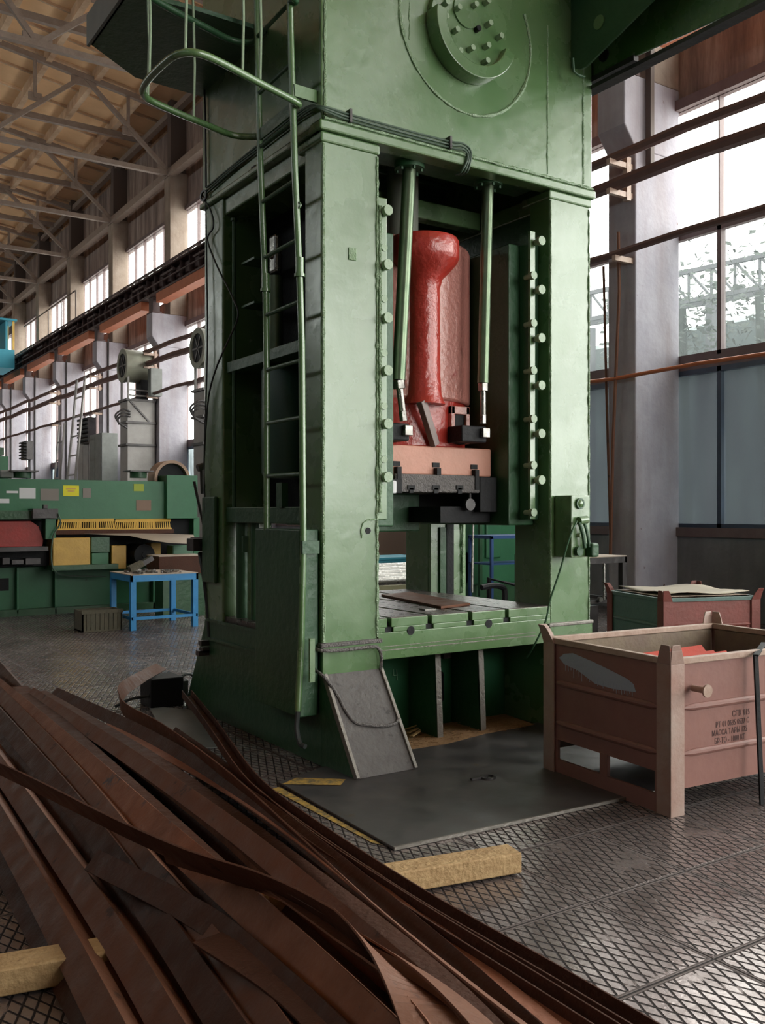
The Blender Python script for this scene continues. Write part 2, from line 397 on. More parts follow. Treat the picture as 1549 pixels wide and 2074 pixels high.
    def sweep(s, pts, prof, twist=None, up=Vector((0, 0, 1))):
        """closed 2D profile (side, up) swept along pts, optional roll per point"""
        pts = [Vector(p) for p in pts]; rings = []
        for i, p in enumerate(pts):
            d = (pts[min(i + 1, len(pts) - 1)] - pts[max(i - 1, 0)]).normalized()
            sd = d.cross(up).normalized(); u = sd.cross(d)
            a = twist[i] if twist else 0
            s2 = sd * cos(a) + u * sin(a); u2 = -sd * sin(a) + u * cos(a)
            rings.append([s.bm.verts.new(p + s2 * q[0] + u2 * q[1]) for q in prof])
        m = len(prof)
        for A, B in zip(rings, rings[1:]):
            for k in range(m): s.bm.faces.new((A[k], A[(k + 1) % m], B[(k + 1) % m], B[k]))
        s.bm.faces.new(rings[0][::-1]); s.bm.faces.new(rings[-1])
        return s
    def build(s, name, m, parent=None, bevel=0., smooth=False, angle=35, seg=2):
        bmesh.ops.recalc_face_normals(s.bm, faces=s.bm.faces)
        me = bpy.data.meshes.new(name); o = bpy.data.objects.new(name, me); C.objects.link(o)
        if parent is not None: org = ORG[parent.as_pointer()]
        else:
            v = [q.co for q in s.bm.verts]
            org = Vector(((min(q.x for q in v) + max(q.x for q in v)) / 2, (min(q.y for q in v) + max(q.y for q in v)) / 2, min(q.z for q in v)))
        bmesh.ops.translate(s.bm, verts=s.bm.verts, vec=-org)
        s.bm.to_mesh(me); s.bm.free(); me.materials.append(m)
        if parent is not None: o.parent = parent
        else: o.location = org
        ORG[o.as_pointer()] = org
        KEEP.append(o)
        if smooth:
            me.shade_smooth(); me.set_sharp_from_angle(angle=radians(angle))
        if bevel:
            b = o.modifiers.new('Bevel', 'BEVEL'); b.width = bevel; b.segments = seg; b.limit_method = 'ANGLE'; b.angle_limit = radians(40)
        return o
KEEP = []
def tag(o, label=None, cat=None, group=None, kind=None):
    if label: o['label'] = label
    if cat: o['category'] = cat
    if group: o['group'] = group
    if kind: o['kind'] = kind
    return o
def thing(name, label, cat, loc=(0, 0, 0), group=None):
    o = bpy.data.objects.new(name, None); C.objects.link(o); o.empty_display_size = .1
    o.location = loc; ORG[o.as_pointer()] = Vector(loc); KEEP.append(o)
    return tag(o, label, cat, group)
def struct(o): o['kind'] = 'structure'; return o
def spline(pts, n=8):
    """Catmull-Rom through pts"""
    pts = [Vector(p) for p in pts]; out = []
    q = [pts[0] * 2 - pts[1]] + pts + [pts[-1] * 2 - pts[-2]]
    for i in range(1, len(q) - 2):
        for k in range(n):
            t = k / n; a, b, c, d = q[i - 1], q[i], q[i + 1], q[i + 2]
            out.append(.5 * ((2 * b) + (c - a) * t + (2 * a - 5 * b + 4 * c - d) * t * t + (3 * b - a - 3 * c + d) * t ** 3))
    out.append(pts[-1]); return out
def text_mesh(name, txt, size, m, parent, M, space=1.0, depth=.0008):
    cu = bpy.data.curves.new(name, 'FONT'); cu.body = txt; cu.size = size; cu.extrude = depth; cu.space_character = space
    t = bpy.data.objects.new(name + '_tmp', cu); C.objects.link(t)
    dg = bpy.context.evaluated_depsgraph_get(); me = bpy.data.meshes.new_from_object(t.evaluated_get(dg))
    bpy.data.objects.remove(t)
    me.transform(M); me.transform(Matrix.Translation(-ORG[parent.as_pointer()]))
    o = bpy.data.objects.new(name, me); C.objects.link(o); o.parent = parent; me.materials.clear(); me.materials.append(m)
    ORG[o.as_pointer()] = ORG[parent.as_pointer()]; KEEP.append(o)
    return o

# ================================================================== THE HALL
YN, YFAR = -16.0, 76.0
struct(MB().box(-12.3, 12.3, YN, YFAR, -.2, 0).build('floor', FLOORM))
COLY = [-7.0, 3.7, 9.70, 16.5, 23.4, 30.05, 36.2, 42.2, 47.9, 53.2, 59, 65, 71]
def strip(name, y0, y1, z0, z1, m, x0=12.0, x1=12.25):
    return struct(MB().box(x0, x1, y0, y1, z0, z1).build(name, m))
# window wall, one horizontal belt above another
strip('wall_right', YN, YFAR, 0, 1.3, PLINTH, 11.96)
strip('wall_right', YN, YFAR, 3.80, 3.98, FRAMEB)
strip('wall_right', YN, YFAR, 7.93, 9.0, CLAD)
strip('wall_right', YN, YFAR, 11.85, 15.6, CLAD)
struct(MB().box(11.90, 12.06, YN, YFAR, 7.86, 8.02).build('trim_1', FRAMEB))
struct(MB().box(11.92, 12.06, YN, YFAR, 1.22, 1.36).build('trim_2', FRAMEB))
struct(MB().box(11.90, 12.0, YN, YFAR, 11.78, 11.9).build('trim_3', FRAMEB))
# windows: one per bay and belt
k = 0
bounds = [YN] + [c + .27 for c in COLY] + [YFAR]
for a, b in zip(bounds, bounds[1:]):
    for z0, z1, gm, tz in ((9.0, 11.85, GLASS, None), (5.93, 7.93, GLASS, None), (3.98, 5.93, GLASSD, None), (1.36, 3.80, GLASSO, None)):
        if gm is GLASSD and a > 14: gm = GLASS
        if gm in (GLASSD, GLASSO) and b < 4: gm = GLASS
        k += 1
        w = bpy.data.objects.new('window_%d' % k, None); C.objects.link(w); w.location = (12.1, (a + b) / 2, z0); struct(w)
        ORG[w.as_pointer()] = Vector(w.location); KEEP.append(w)
        f = MB(); n = max(2, round((b - a) / 1.06))
        f.box(12.0, 12.1, a, b, z0, z0 + .06); f.box(12.0, 12.1, a, b, z1 - .08, z1)
        for i in range(n + 1):
            y = a + (b - a) * i / n
            wd = (.07 if i % 2 == 0 else .035) if z0 < 5 else .014
            f.box(12.0, 12.12, max(a, y - wd), min(b, y + wd), z0, z1)
        f.build('window_frame', FRAMEB if gm is not GLASSO else RADI, w)
        g = MB(); g.face([(12.08, a, z0), (12.08, b, z0), (12.08, b, z1), (12.08, a, z1)])
        g.build('pane', gm, w)
# opposite wall with a clerestory, end walls
WALLDARK = mat('dark_unseen_wall', (.05, .045, .04), .9)  # unseen wall kept dark to cut light bounced onto the press
struct(MB().box(-12.3, -12, YN, YFAR, 0, 9.5).build('wall_left', WALLDARK))
struct(MB().box(-12.3, -12, YN, YFAR, 11.85, 15.6).build('wall_left', WALLDARK))
struct(MB().box(-12.3, 12.3, YN - .3, YN, 0, 1).box(-12.3, 12.3, YN - .3, YN, 11.5, 17.4).box(-12.3, 4.5, YN - .3, YN, 1, 11.5).build('wall_back', CONCB))
def flat_window(x0, x1, y0, y1, z0, z1, n, gm):
    global k
    k += 1
    w = bpy.data.objects.new('window_%d' % k, None); C.objects.link(w); w.location = ((x0 + x1) / 2, (y0 + y1) / 2, z0); struct(w)
    ORG[w.as_pointer()] = Vector(w.location); KEEP.append(w)
    f = MB(); A = Vector((x0, y0, 0)); B = Vector((x1, y1, 0))
    for i in range(n + 1):
        q = A.lerp(B, i / n); f.box(q.x - .05, q.x + .05, q.y - .05, q.y + .05, z0, z1)
    for z in (z0 + .04, (z0 + z1) / 2, z1 - .04): f.bar(A + Vector((0, 0, z)), B + Vector((0, 0, z)), .08, .08)
    f.build('window_frame', FRAMEB, w)
    g = MB(); g.face([A + Vector((0, 0, z0)), B + Vector((0, 0, z0)), B + Vector((0, 0, z1)), A + Vector((0, 0, z1))]); g.build('pane', gm, w)
flat_window(4.5, 12, YN - .1, YN - .1, 1, 11.5, 7, GLASS)  # unseen back window, added and sized to light the press front
flat_window(-12.1, -12.1, YN, 18, 9.5, 11.85, 24, GLASSH)  # near stretch dimmed, far stretch clearer, to steer light on press and roof
flat_window(-12.1, -12.1, 18, YFAR, 9.5, 11.85, 40, GLASSD)
struct(MB().box(-12.3, 12.3, YFAR, YFAR + .3, 0, 17.4).build('wall_front', CONCB))
# roof slabs with ribs
def roofz(x): return 17.1 - abs(x) / 7.0
r = MB()
r.hexa([(-12.4, YN, roofz(12.4)), (0, YN, 17.1), (0, YFAR, 17.1), (-12.4, YFAR, roofz(12.4)), (-12.4, YN, roofz(12.4) + .2), (0, YN, 17.3), (0, YFAR, 17.3), (-12.4, YFAR, roofz(12.4) + .2)])
r.hexa([(0, YN, 17.1), (12.4, YN, roofz(12.4)), (12.4, YFAR, roofz(12.4)), (0, YFAR, 17.1), (0, YN, 17.3), (12.4, YN, roofz(12.4) + .2), (12.4, YFAR, roofz(12.4) + .2), (0, YFAR, 17.3)])
struct(r.build('ceiling', ROOF))
rb = MB()
for i in range(-8, 9):
    x = i * 1.5; z = roofz(x)
    rb.box(x - .09, x + .09, YN, YFAR, z - .34, z + .05)
for j in range(int((YFAR - YN) / 1.5)):
    y = YN + j * 1.5
    for sgn in (-1, 1):
        rb.bar((0, y, 17.1), (sgn * 12, y, roofz(12)), .07, .16)
struct(rb.build('ceiling', ROOFR))
# columns, each with its crane corbel
for i, y in enumerate(COLY):
    c = MB(); w = .55
    c.box(11.0, 12.0, y, y + w, 0, 7.1)
    for q in (1,):
        c.prism([(10.76, y, 8.2), (10.76, y, 7.42), (11.0, y, 7.1), (12.0, y, 7.1), (12.0, y, 8.2)], (0, w, 0))
    struct(c.build('trim_%d' % (10 + i), CONC, bevel=.02))
    u = MB(); u.box(11.38, 12.0, y, y + w, 8.2, 13.0)
    struct(u.build('trim_%d' % (30 + i), CONCB, bevel=.02))
    h = MB(); h.box(11.45, 12.0, y + .12, y + w - .12, 13.0, 15.45)
    struct(h.build('trim_%d' % (50 + i), TRUSSD))
    # roof truss
    yc = y + .27
    for sgn in (1,):
        t = MB()
        zt = lambda x: 16.95 - abs(x) / 7.0 - .18
        t.bar((-11.8, yc, 12.98), (11.8, yc, 12.98), .16, .15)
        t.bar((0, yc, zt(0)), (11.8, yc, zt(11.8)), .16, .17); t.bar((0, yc, zt(0)), (-11.8, yc, zt(11.8)), .16, .17)
        bn = [11.5, 5.6, 0, -5.6, -11.5]; tn = [8.6, 2.9, -2.9, -8.6]
        for a, bq, c2 in zip(bn, tn, bn[1:]):
            t.bar((a, yc, 12.98), (bq, yc, zt(bq)), .12, .13); t.bar((bq, yc, zt(bq)), (c2, yc, 12.98), .12, .13)
        for x in (10.05, 7.1, 4.25, 1.45, -4.25):
            t.bar((x, yc, zt(x)), (x, yc, zt(x) - 1.25), .09, .09)
            t.box(x - .2, x + .2, yc - .02, yc + .02, zt(x) - 1.35, zt(x) - 1.1)
        for x in (8.6, 2.9): t.box(x - .4, x + .4, yc - .03, yc + .03, zt(x) - .3, zt(x) + .02)
        for x in (11.4, 5.6, 0): t.box(x - .35, x + .35, yc - .03, yc + .03, 12.9, 13.22)
        o = t.build('roof_truss', TRUSS); tag(o, kind='structure')
for i in range(len(COLY)):
    y = COLY[i] + 3.3
    o = MB().bar((-11.9, y, 15.15), (11.9, y, 15.15), .16, .2).build('roof_tie', TRUSS); struct(o)
o = MB().box(11.35, 11.6, YN, YFAR, 12.85, 13.1).box(11.5, 11.7, YN, YFAR, 15.0, 15.2).build('eave_beam', TRUSS); struct(o)
# crane runway: brown web with stiffeners, orange bottom chord between bearings
cb = MB(); cb.box(10.90, 10.98, YN, YFAR, 8.78, 9.40); cb.box(10.70, 11.15, YN, YFAR, 9.36, 9.43); cb.box(10.72, 11.12, YN, YFAR, 8.74, 8.80); cb.box(10.74, 10.80, YN, YFAR, 9.52, 9.58)
y = YN
while y < YFAR:
    cb.box(10.74, 10.90, y, y + .03, 8.8, 9.4); cb.box(10.74, 10.80, y, y + .12, 9.42, 9.53); y += .75
for i in range(30): cb.tube([(10.66, -10 + i * 2.7, 9.15), (10.66, -8.9 + i * 2.7, 9.15)], .05, 6)
cb.tube([(10.62, YN, 9.35), (10.62, YFAR, 9.35)], .03, 6); cb.tube([(10.64, YN, 8.98), (10.64, YFAR, 8.98)], .03, 6)
struct(cb.build('crane_runway', CRANEB))
for a, b in zip(COLY, COLY[1:]):
    co = MB().box(10.74, 11.1, a + 1.0, b - .45, 8.44, 8.74); struct(co.build('crane_runway_chord', CRANEO))
for y in COLY:
    struct(MB().box(10.82, 11.06, y + .08, y + .47, 8.2, 8.74).box(10.78, 11.1, y, y + .55, 8.2, 8.26).build('crane_bearing', CRANEB))
# pipes along the wall
def sag(x, z, y0, y1, r, amp, name, m, label, step=1.5):
    pts = []; y = y0
    while y <= y1:
        j = min(range(len(COLY)), key=lambda q: abs(COLY[q] - y))
        pts.append((x, y, z - amp * (1 - cos(2 * pi * (y - COLY[j]) / 6.2)) * .5 + .02 * sin(y * 2.3))); y += step
    o = MB().tube(pts, r, 8).build(name, m, smooth=True)
    return tag(o, label, 'pipe')
sag(10.66, 6.93, YN + 2, 70, .075, .05, 'wall_pipe', PIPEB, 'upper of two thick brown pipes running side by side along the window wall')
sag(10.66, 6.52, YN + 2, 64, .10, .06, 'wall_pipe', PIPEB, 'lower and thicker of two brown pipes running side by side along the window wall')
sag(10.72, 5.50, YN + 2, 70, .055, .0, 'wall_pipe', PIPEB, 'straight dark brown pipe crossing the columns below the paired pipes')
sag(10.90, 3.66, YN + 2, 22, .03, .0, 'wall_pipe', CRANEO, 'thin orange-topped pipe running along the wall at window sill height')
for i, y in enumerate(COLY[2:8]):
    b = MB(); b.box(10.5, 11.0, y + .05, y + .12, 6.78, 6.86); b.box(10.5, 11.0, y + .05, y + .12, 6.34, 6.42); b.box(10.86, 10.95, y + .04, y + .13, 6.3, 6.95)
    b.box(10.62, 11.0, y + .05, y + .12, 5.36, 5.44)
    struct(b.build('pipe_bracket', CRATELT))
# thin vertical drops beside the right-hand column
d1 = MB().tube([P(1222, 540, X=10.95), P(1228, 800, X=10.95), P(1237, 1120, X=10.95)], .022, 6)
tag(d1.build('drop_pipe', RUST1, smooth=True), 'left of two thin rusty pipes meeting in a V beside the right column', 'pipe')
d2 = MB().tube([P(1252, 470, X=10.9), P(1254, 590, X=10.9), P(1241, 900, X=10.9), P(1236, 1125, X=10.9)], .028, 6)
tag(d2.build('drop_pipe', RUST1, smooth=True), 'right of two thin rusty pipes meeting in a V beside the right column', 'pipe')
tag(MB().box(11.2, 11.28, 9.58, 9.68, 6.85, 12).build('wall_conduit', TRUSSD), 'narrow vertical conduit running up the near face of the right column', 'conduit')
# radiators at the foot of the wall on the right
for i, (zz) in enumerate((1.12, .82, .5, .2)):
    o = MB().tube([(11.6, 7.6, zz), (11.6, 2.0, zz)], .10, 12)
    for q in range(24): o.cyl((11.6, 7.5 - q * .22, zz), (11.6, 7.47 - q * .22, zz), .13, 10)
    tag(o.build('finned_radiator_pipe', RADI, smooth=True), 'dark blue finned heating pipe on the plinth, %s row' % ('topmost', 'second', 'third', 'lowest')[i], 'radiator', 'heating pipes on the plinth')
# outside: ground, shed and lattice gantry seen through dirty glass
struct(MB().box(12.6, 160, -60, 160, -.25, -.05).build('yard_ground', mat('yard', (.42, .41, .40), .9)))
shed = MB(); shed.box(30, 42, 12, 55, -.05, 8.6); shed.prism([(30, 12, 8.6), (36, 12, 10.2), (42, 12, 8.6)], (0, 43, 0))
tag(shed.build('yard_shed', mat('shed_dark', (.10, .12, .12), .8)), 'dark shed standing in the yard beyond the dirty lower windows', 'building')
g = MB(); x = 27.0
x = 29.0
for (a, b) in (((x, 14, 9.2), (x, 34, 9.9)), ((x, 14, 10.3), (x, 34, 11.0)), ((x + .8, 14, 9.2), (x + .8, 34, 9.9))): g.bar(a, b, .16, .16)
for i in range(20):
    y = 14 + i; z = 9.2 + (y - 14) * .035
    g.bar((x, y, z), (x, y + 1, z + 1.13), .08, .08); g.bar((x, y, z), (x, y, z + 1.1), .08, .08)
for y in (16, 22, 28): g.bar((x, y, 0), (x, y, 9.3), .3, .3)
tag(g.build('lattice_gantry', mat('gantry_dark', (.10, .10, .11), .8)), 'dark lattice gantry in the yard seen through the dirty window panes', 'gantry')
random.seed(3)
fo = MB()
for i in range(1500):
    c = Vector((25.5 + random.random() * 2, 16.5 + random.random() * 8, 8.3 + random.gauss(0, 1.0)))
    d = Vector((random.gauss(0, 1), random.gauss(0, 1), random.gauss(0, 1))).normalized() * .15; e = d.orthogonal().normalized() * .08
    fo.face([c - d, c + e, c + d, c - e])
for yy in (18, 21, 23): fo.cyl((26.5, yy, 0), (26.5, yy + .3, 8.6), .14, 8)
tag(fo.build('yard_tree', mat('tree_dark', (.05, .06, .05), .8)), 'dark leafy tree in the yard beyond the dirty glass', 'tree')
# crane driver's cab, far left
t = thing('crane_cab', 'small blue crane cab hanging from the runway at far left', 'crane cab', (9.6, 56, 8.0))
p = lambda x, y: P(x, y, X=9.9)
a, b = P(-14, 735, X=9.9), P(12, 712, X=9.9)
yA, yB = a.y, b.y
bx = MB(); bx.box(8.8, 10.3, yB, yB + 2.6, 8.6, 9.5); bx.build('cab_body', CABIN, t)
bx = MB()
for yy in (yB, yB + 1.3, yB + 2.5): bx.box(8.8, 8.9, yy, yy + .1, 9.5, 10.9); bx.box(10.2, 10.3, yy, yy + .1, 9.5, 10.9)
bx.build('cab_frame', YELLOW, t)
bx = MB(); bx.box(8.7, 10.4, yB - .1, yB + 2.7, 10.9, 11.0); bx.build('cab_roof', CABIN, t)
bx = MB(); bx.box(9.9, 10.0, yB + .1, yB + 2.4, 9.5, 10.9); bx.build('cab_window', CABIN, t)
rl = MB(); rl.tube([(10.76, yB - 9, 10.7), (10.76, yB, 10.7)], .03, 6)
for q in range(5): rl.tube([(10.76, yB - 9 + q * 2.2, 9.40), (10.76, yB - 9 + q * 2.2, 10.7)], .025, 6)
tag(rl.build('runway_railing', TRUSSD), 'thin handrail along the crane runway beside the blue cab', 'railing')

# ================================================================== THE PRESS
XL, XR, YF, YB, CW = 2.935, 5.304, 5.128, 7.0, .42
press = thing('mechanical_press', 'huge green two-column press with red ram standing in the middle of the hall', 'press', ((XL + XR) / 2, 6.06, 0))
XIL, XIR = XL + CW, XR - CW
def weld(m, a, b, r=.012, seed=0):
    a, b = Vector(a), Vector(b); n = max(6, int((b - a).length / .035)); rnd = random.Random(seed)
    pts = [a.lerp(b, i / n) + Vector((rnd.uniform(-.003, .003),) * 3) for i in range(n + 1)]
    m.tube(pts, r, 6, rad=[r * rnd.uniform(.6, 1.25) for _ in pts])
# columns
for (x0, x1, s) in ((XL, XIL, 0), (XIR, XR, 1)):
    c = MB()
    c.box(x0, x1, YF, YF + .222, .753, 4.0)
    c.box(x0, x1, 6.645, YB, .753, 4.0)
    c.box(x0 + .02, x1 - .02, YF + .2, 6.7, 3.87, 4.0)
    c.box(x0 - .012, x1 + .012, YF - .014, YF + .3, 3.93, 3.995)
    if s == 1: c.box(x0, x1, YF + .2, YF + .39, .753, 1.62)      # right inner web
    c.build('column', GREEN, press, bevel=.012)
w = MB()
for x, sd in ((XL + .012, 1), (XIL - .004, 2), (XIR + .008, 3), (XR - .012, 4)):
    weld(w, (x, YF - .002, .78), (x, YF - .002, 3.92), .013 if sd < 3 else .008, sd)
w.build('weld_bead', WELD, press, smooth=True)
# side crossbars and interior walls of the openings
for (x0, x1) in ((XL + .03, XL + .12), (XR - .12, XR - .03)):
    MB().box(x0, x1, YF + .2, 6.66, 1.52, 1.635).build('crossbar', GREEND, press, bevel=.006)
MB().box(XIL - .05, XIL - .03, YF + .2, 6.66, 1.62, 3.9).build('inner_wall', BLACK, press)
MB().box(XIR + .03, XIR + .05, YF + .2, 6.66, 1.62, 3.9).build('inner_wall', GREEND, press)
# crown
cr = MB()
cr.box(XL - .01, XR + .01, YF - .012, YF + .07, 4.06, 6.6)
cr.box(XL - .012, XL + .08, YF, YB + .012, 4.04, 6.6); cr.box(XR - .08, XR + .012, YF, YB + .012, 4.04, 6.6)
cr.box(XL - .01, XR + .01, YB - .07, YB + .012, 4.04, 6.6)
cr.box(XL + .05, XR - .05, YF + .05, YB - .05, 4.62, 4.7)
cr.build('crown', GREEN, press, bevel=.01)
MB().box(XL - .03, XR + .035, YF - .032, YF + .10, 3.998, 4.062).box(XL - .032, XL + .06, YF, YB + .03, 3.998, 4.045).box(XR - .05, XR + .035, YF, YB + .03, 3.998, 4.045).build('crown_ledge', GREEN, press, bevel=.012)
w = MB()
weld(w, (XL, YF - .03, 4.07), (XR, YF - .03, 4.07), .012, 11)
pts = [Vector((4.10 + .58 * cos(a), YF - .014, 4.95 + .58 * sin(a))) for a in [pi + pi * i / 40 for i in range(-6, 47)]]
rnd = random.Random(5); w.tube(pts, .012, 6, rad=[.012 * rnd.uniform(.6, 1.4) for _ in pts])
weld(w, (4.85, YF - .014, 4.1), (4.85, YF - .014, 5.2), .006, 12); weld(w, (5.22, YF - .014, 4.1), (5.22, YF - .014, 5.0), .007, 13)
weld(w, (3.60, YF - .012, 4.75), (3.60, YF - .012, 5.4), .006, 14); weld(w, (XL + .015, YF - .014, 4.1), (XL + .015, YF - .014, 6.5), .011, 15)
w.build('weld_bead', WELD, press, smooth=True)
# round bearing cover
hub = MB(); HC = Vector((4.09, YF - .012, 4.93))
hub.ring(HC, (0, -1, 0), .265, .352, .125, 48, a0=radians(172), a1=radians(342))
hubo = hub.build('bearing_ring', GREEN, press, bevel=.006)
MB().ring(HC, (0, -1, 0), .265, .345, .05, 30, a0=radians(-16), a1=radians(170)).build('bearing_ring_upper', GREEN, press)
inn = MB(); inn.cyl(HC, HC + Vector((0, -.07, 0)), .272, 40)
inno = inn.build('bearing_cover', GREEN, press, smooth=True)
MB().cyl(HC + Vector((-.06, -.07, .10)), HC + Vector((-.06, -.082, .10)), .115, 32).build('inspection_disc', GREEN, press, smooth=True)
for (bx, by) in ((929, 15), (963, 9), (988, 2), (903, 33), (992, 47), (925, 60), (1014, 73), (988, 92), (956, 97), (931, 103), (986, 123), (905, 5)):
    q = P(bx, by, Y=YF - .12)
    b = MB(); b.cyl((q.x, YF - .08, q.z), (q.x, YF - .135, q.z), .021, 6); b.build('bolt', BOLTG, press)
q = P(965, 60, Y=YF - .09); MB().cyl((q.x, YF - .07, q.z), (q.x, YF - .12, q.z), .02, 12).build('plug', BLACK, press)
# inside under the crown
MB().box(3.40, 4.84, 5.18, 5.46, 4.02, 4.10).build('cylinder_bracket', GREEND, press, bevel=.01)
MB().box(3.38, 4.86, 6.35, 6.55, 3.95, 4.32).box(3.38, 4.86, 6.25, 6.65, 4.3, 4.34).build('cross_beam', GREEND, press, bevel=.01)
MB().box(3.38, 4.86, 5.9, 6.02, 3.88, 4.02).build('cross_beam', GREEN, press, bevel=.01)
# guide strips and gibs
gl = MB().box(XIL - .002, 3.425, YF - .006, YF + .09, 1.55, 3.66); gl.box(3.425, 3.44, YF + .04, YF + .25, 1.62, 3.5)
gl.build('guide_strip', GREEN, press, bevel=.006)
w = MB(); weld(w, (XIL + .012, YF - .01, 1.6), (XIL + .012, YF - .01, 3.6), .015, 21); w.build('weld_bead', WELD, press, smooth=True)
gr = MB(); gr.box(4.735, 4.787, YF + .05, YF + .075, 1.545, 3.68)
gr.build('guide_strip', GREEN, press, bevel=.004)
MB().box(4.738, 4.80, YF + .075, YF + .17, 1.545, 3.66).build('guide_bar', GREEND, press)  # strip body in the darker green so its side looks shaded
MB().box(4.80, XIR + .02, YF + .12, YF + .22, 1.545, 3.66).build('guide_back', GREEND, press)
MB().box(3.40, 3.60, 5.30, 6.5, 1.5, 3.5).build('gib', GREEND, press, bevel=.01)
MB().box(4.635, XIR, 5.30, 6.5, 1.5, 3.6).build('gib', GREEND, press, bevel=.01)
def stud(x, y, z, r, L, mm=BOLTG):
    b = MB(); b.cyl((x, y + L, z), (x, y + .03, z), r * .62, 12); b.cyl((x, y + .035, z), (x, y, z), r, 14)
    b.build('adjusting_bolt', mm, press, smooth=True)
for y in (425, 535, 643, 750, 858, 966):
    q = P(787, y, Y=YF - .06); stud(q.x, YF - .06, q.z, .034, .2)
for y in (500, 604, 714, 822, 930): q = P(777, y, Y=YF - .02); stud(q.x + .01, YF - .015, q.z, .024, .12)
for y in (487, 586, 684, 780, 878, 972):
    q = P(1098, y, Y=YF - .02); stud(q.x, YF - .02, q.z, .034, .16)
for y in (557, 654, 750, 848, 942, 1038):
    q = P(1082, y, Y=YF - .005); stud(q.x, YF - .005, q.z, .030, .1)
for y in (530, 625, 718, 812, 905, 1002):
    q = P(1063, y, Y=5.28); MB().cyl((q.x, 5.31, q.z), (q.x, 5.26, q.z), .016, 8).build('small_bolt', BOLTG, press)
# bed: table plate, front apron and base
bed = MB()
slots = [P(x, 1250, Y=YF).x for x in (787, 869, 951, 1025)]
xs = [XIL] + sum([[s - .017, s + .017] for s in slots], []) + [XIR]
for a, b in zip(xs[::2], xs[1::2]): bed.box(a, b, YF - .008, 6.95, .842, .90)
xs = [XIL] + sum([[s - .032, s + .032] for s in slots], []) + [XIR]
for a, b in zip(xs[::2], xs[1::2]): bed.box(a, b, YF - .008, 6.95, .808, .842)
bed.box(XIL, XIR, YF - .008, 6.95, .632, .808)
bed.build('bed_plate', GREEN, press, bevel=.004)
xs = [XIL] + sum([[s - .018, s + .018] for s in slots], []) + [XIR]
bt = MB()
for a, b in zip(xs[::2], xs[1::2]): bt.box(a + .002, b - .002, YF + .002, 6.95, .899, .904)
bt.build('bed_top_plate', BEDTOP, press)
sl = MB()
for s in slots: sl.box(s - .033, s + .033, YF + .01, 6.9, .807, .843).box(s - .018, s + .018, YF + .03, 6.9, .843, .87)
sl.build('slot_lining', BLACK, press)
for (hx, hy) in ((832, 1277), (990, 1263)):
    q = P(hx, hy, Y=YF - .01); MB().cyl((q.x, YF - .011, q.z), (q.x, YF + .01, q.z), .030, 24).build('lifting_hole', BLACK, press)
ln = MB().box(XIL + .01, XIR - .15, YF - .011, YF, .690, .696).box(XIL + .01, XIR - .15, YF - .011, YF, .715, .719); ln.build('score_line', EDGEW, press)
ap = MB(); ap.box(XIL, XIR, 5.62, 6.9, 0, .64); ap.build('base_apron', GREENM, press)
for x in (3.97, 4.36):
    rbm = MB(); rbm.prism([(x - .02, 5.64, .63), (x - .02, 5.30, .63), (x - .02, 5.30, .3), (x - .02, 5.27, 0), (x - .02, 5.64, 0)], (.045, 0, 0)); rbm.build('base_rib', GREEND, press)
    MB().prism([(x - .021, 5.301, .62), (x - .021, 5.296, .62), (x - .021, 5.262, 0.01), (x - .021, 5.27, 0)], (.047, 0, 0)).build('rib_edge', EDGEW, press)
oh = MB(); oh.cyl((4.24, 5.615, .2), (4.24, 5.63, .2), .028, 16); oh.cyl((4.24, 5.615, .38), (4.24, 5.63, .38), .028, 16); oh.box(4.212, 4.268, 5.615, 5.63, .2, .38); oh.build('oval_opening', BLACK, press)
MB().box(4.18, 4.25, 5.50, 5.62, .52, .62).build('bracket_stub', DKSTEEL, press)
# chalk marks on the apron
def stroke(name, pts, Y, m, w=.006):
    o = MB()
    for a, b in zip(pts, pts[1:]):
        A = P(*a, Y=Y); B = P(*b, Y=Y); o.bar(A, B, .002, w, up=Vector((0, 1, 0)).cross(B - A))
    return o
b2 = MB()
for a, b in (((796, 1355), (797, 1368)), ((797, 1368), (805, 1367)), ((803, 1356), (804, 1378))):
    A, B = P(*a, Y=5.61), P(*b, Y=5.61); b2.bar(A, B, .004, .004)
b2.build('chalk_mark', mat('chalk', (.35, .55, .4), .9), press)
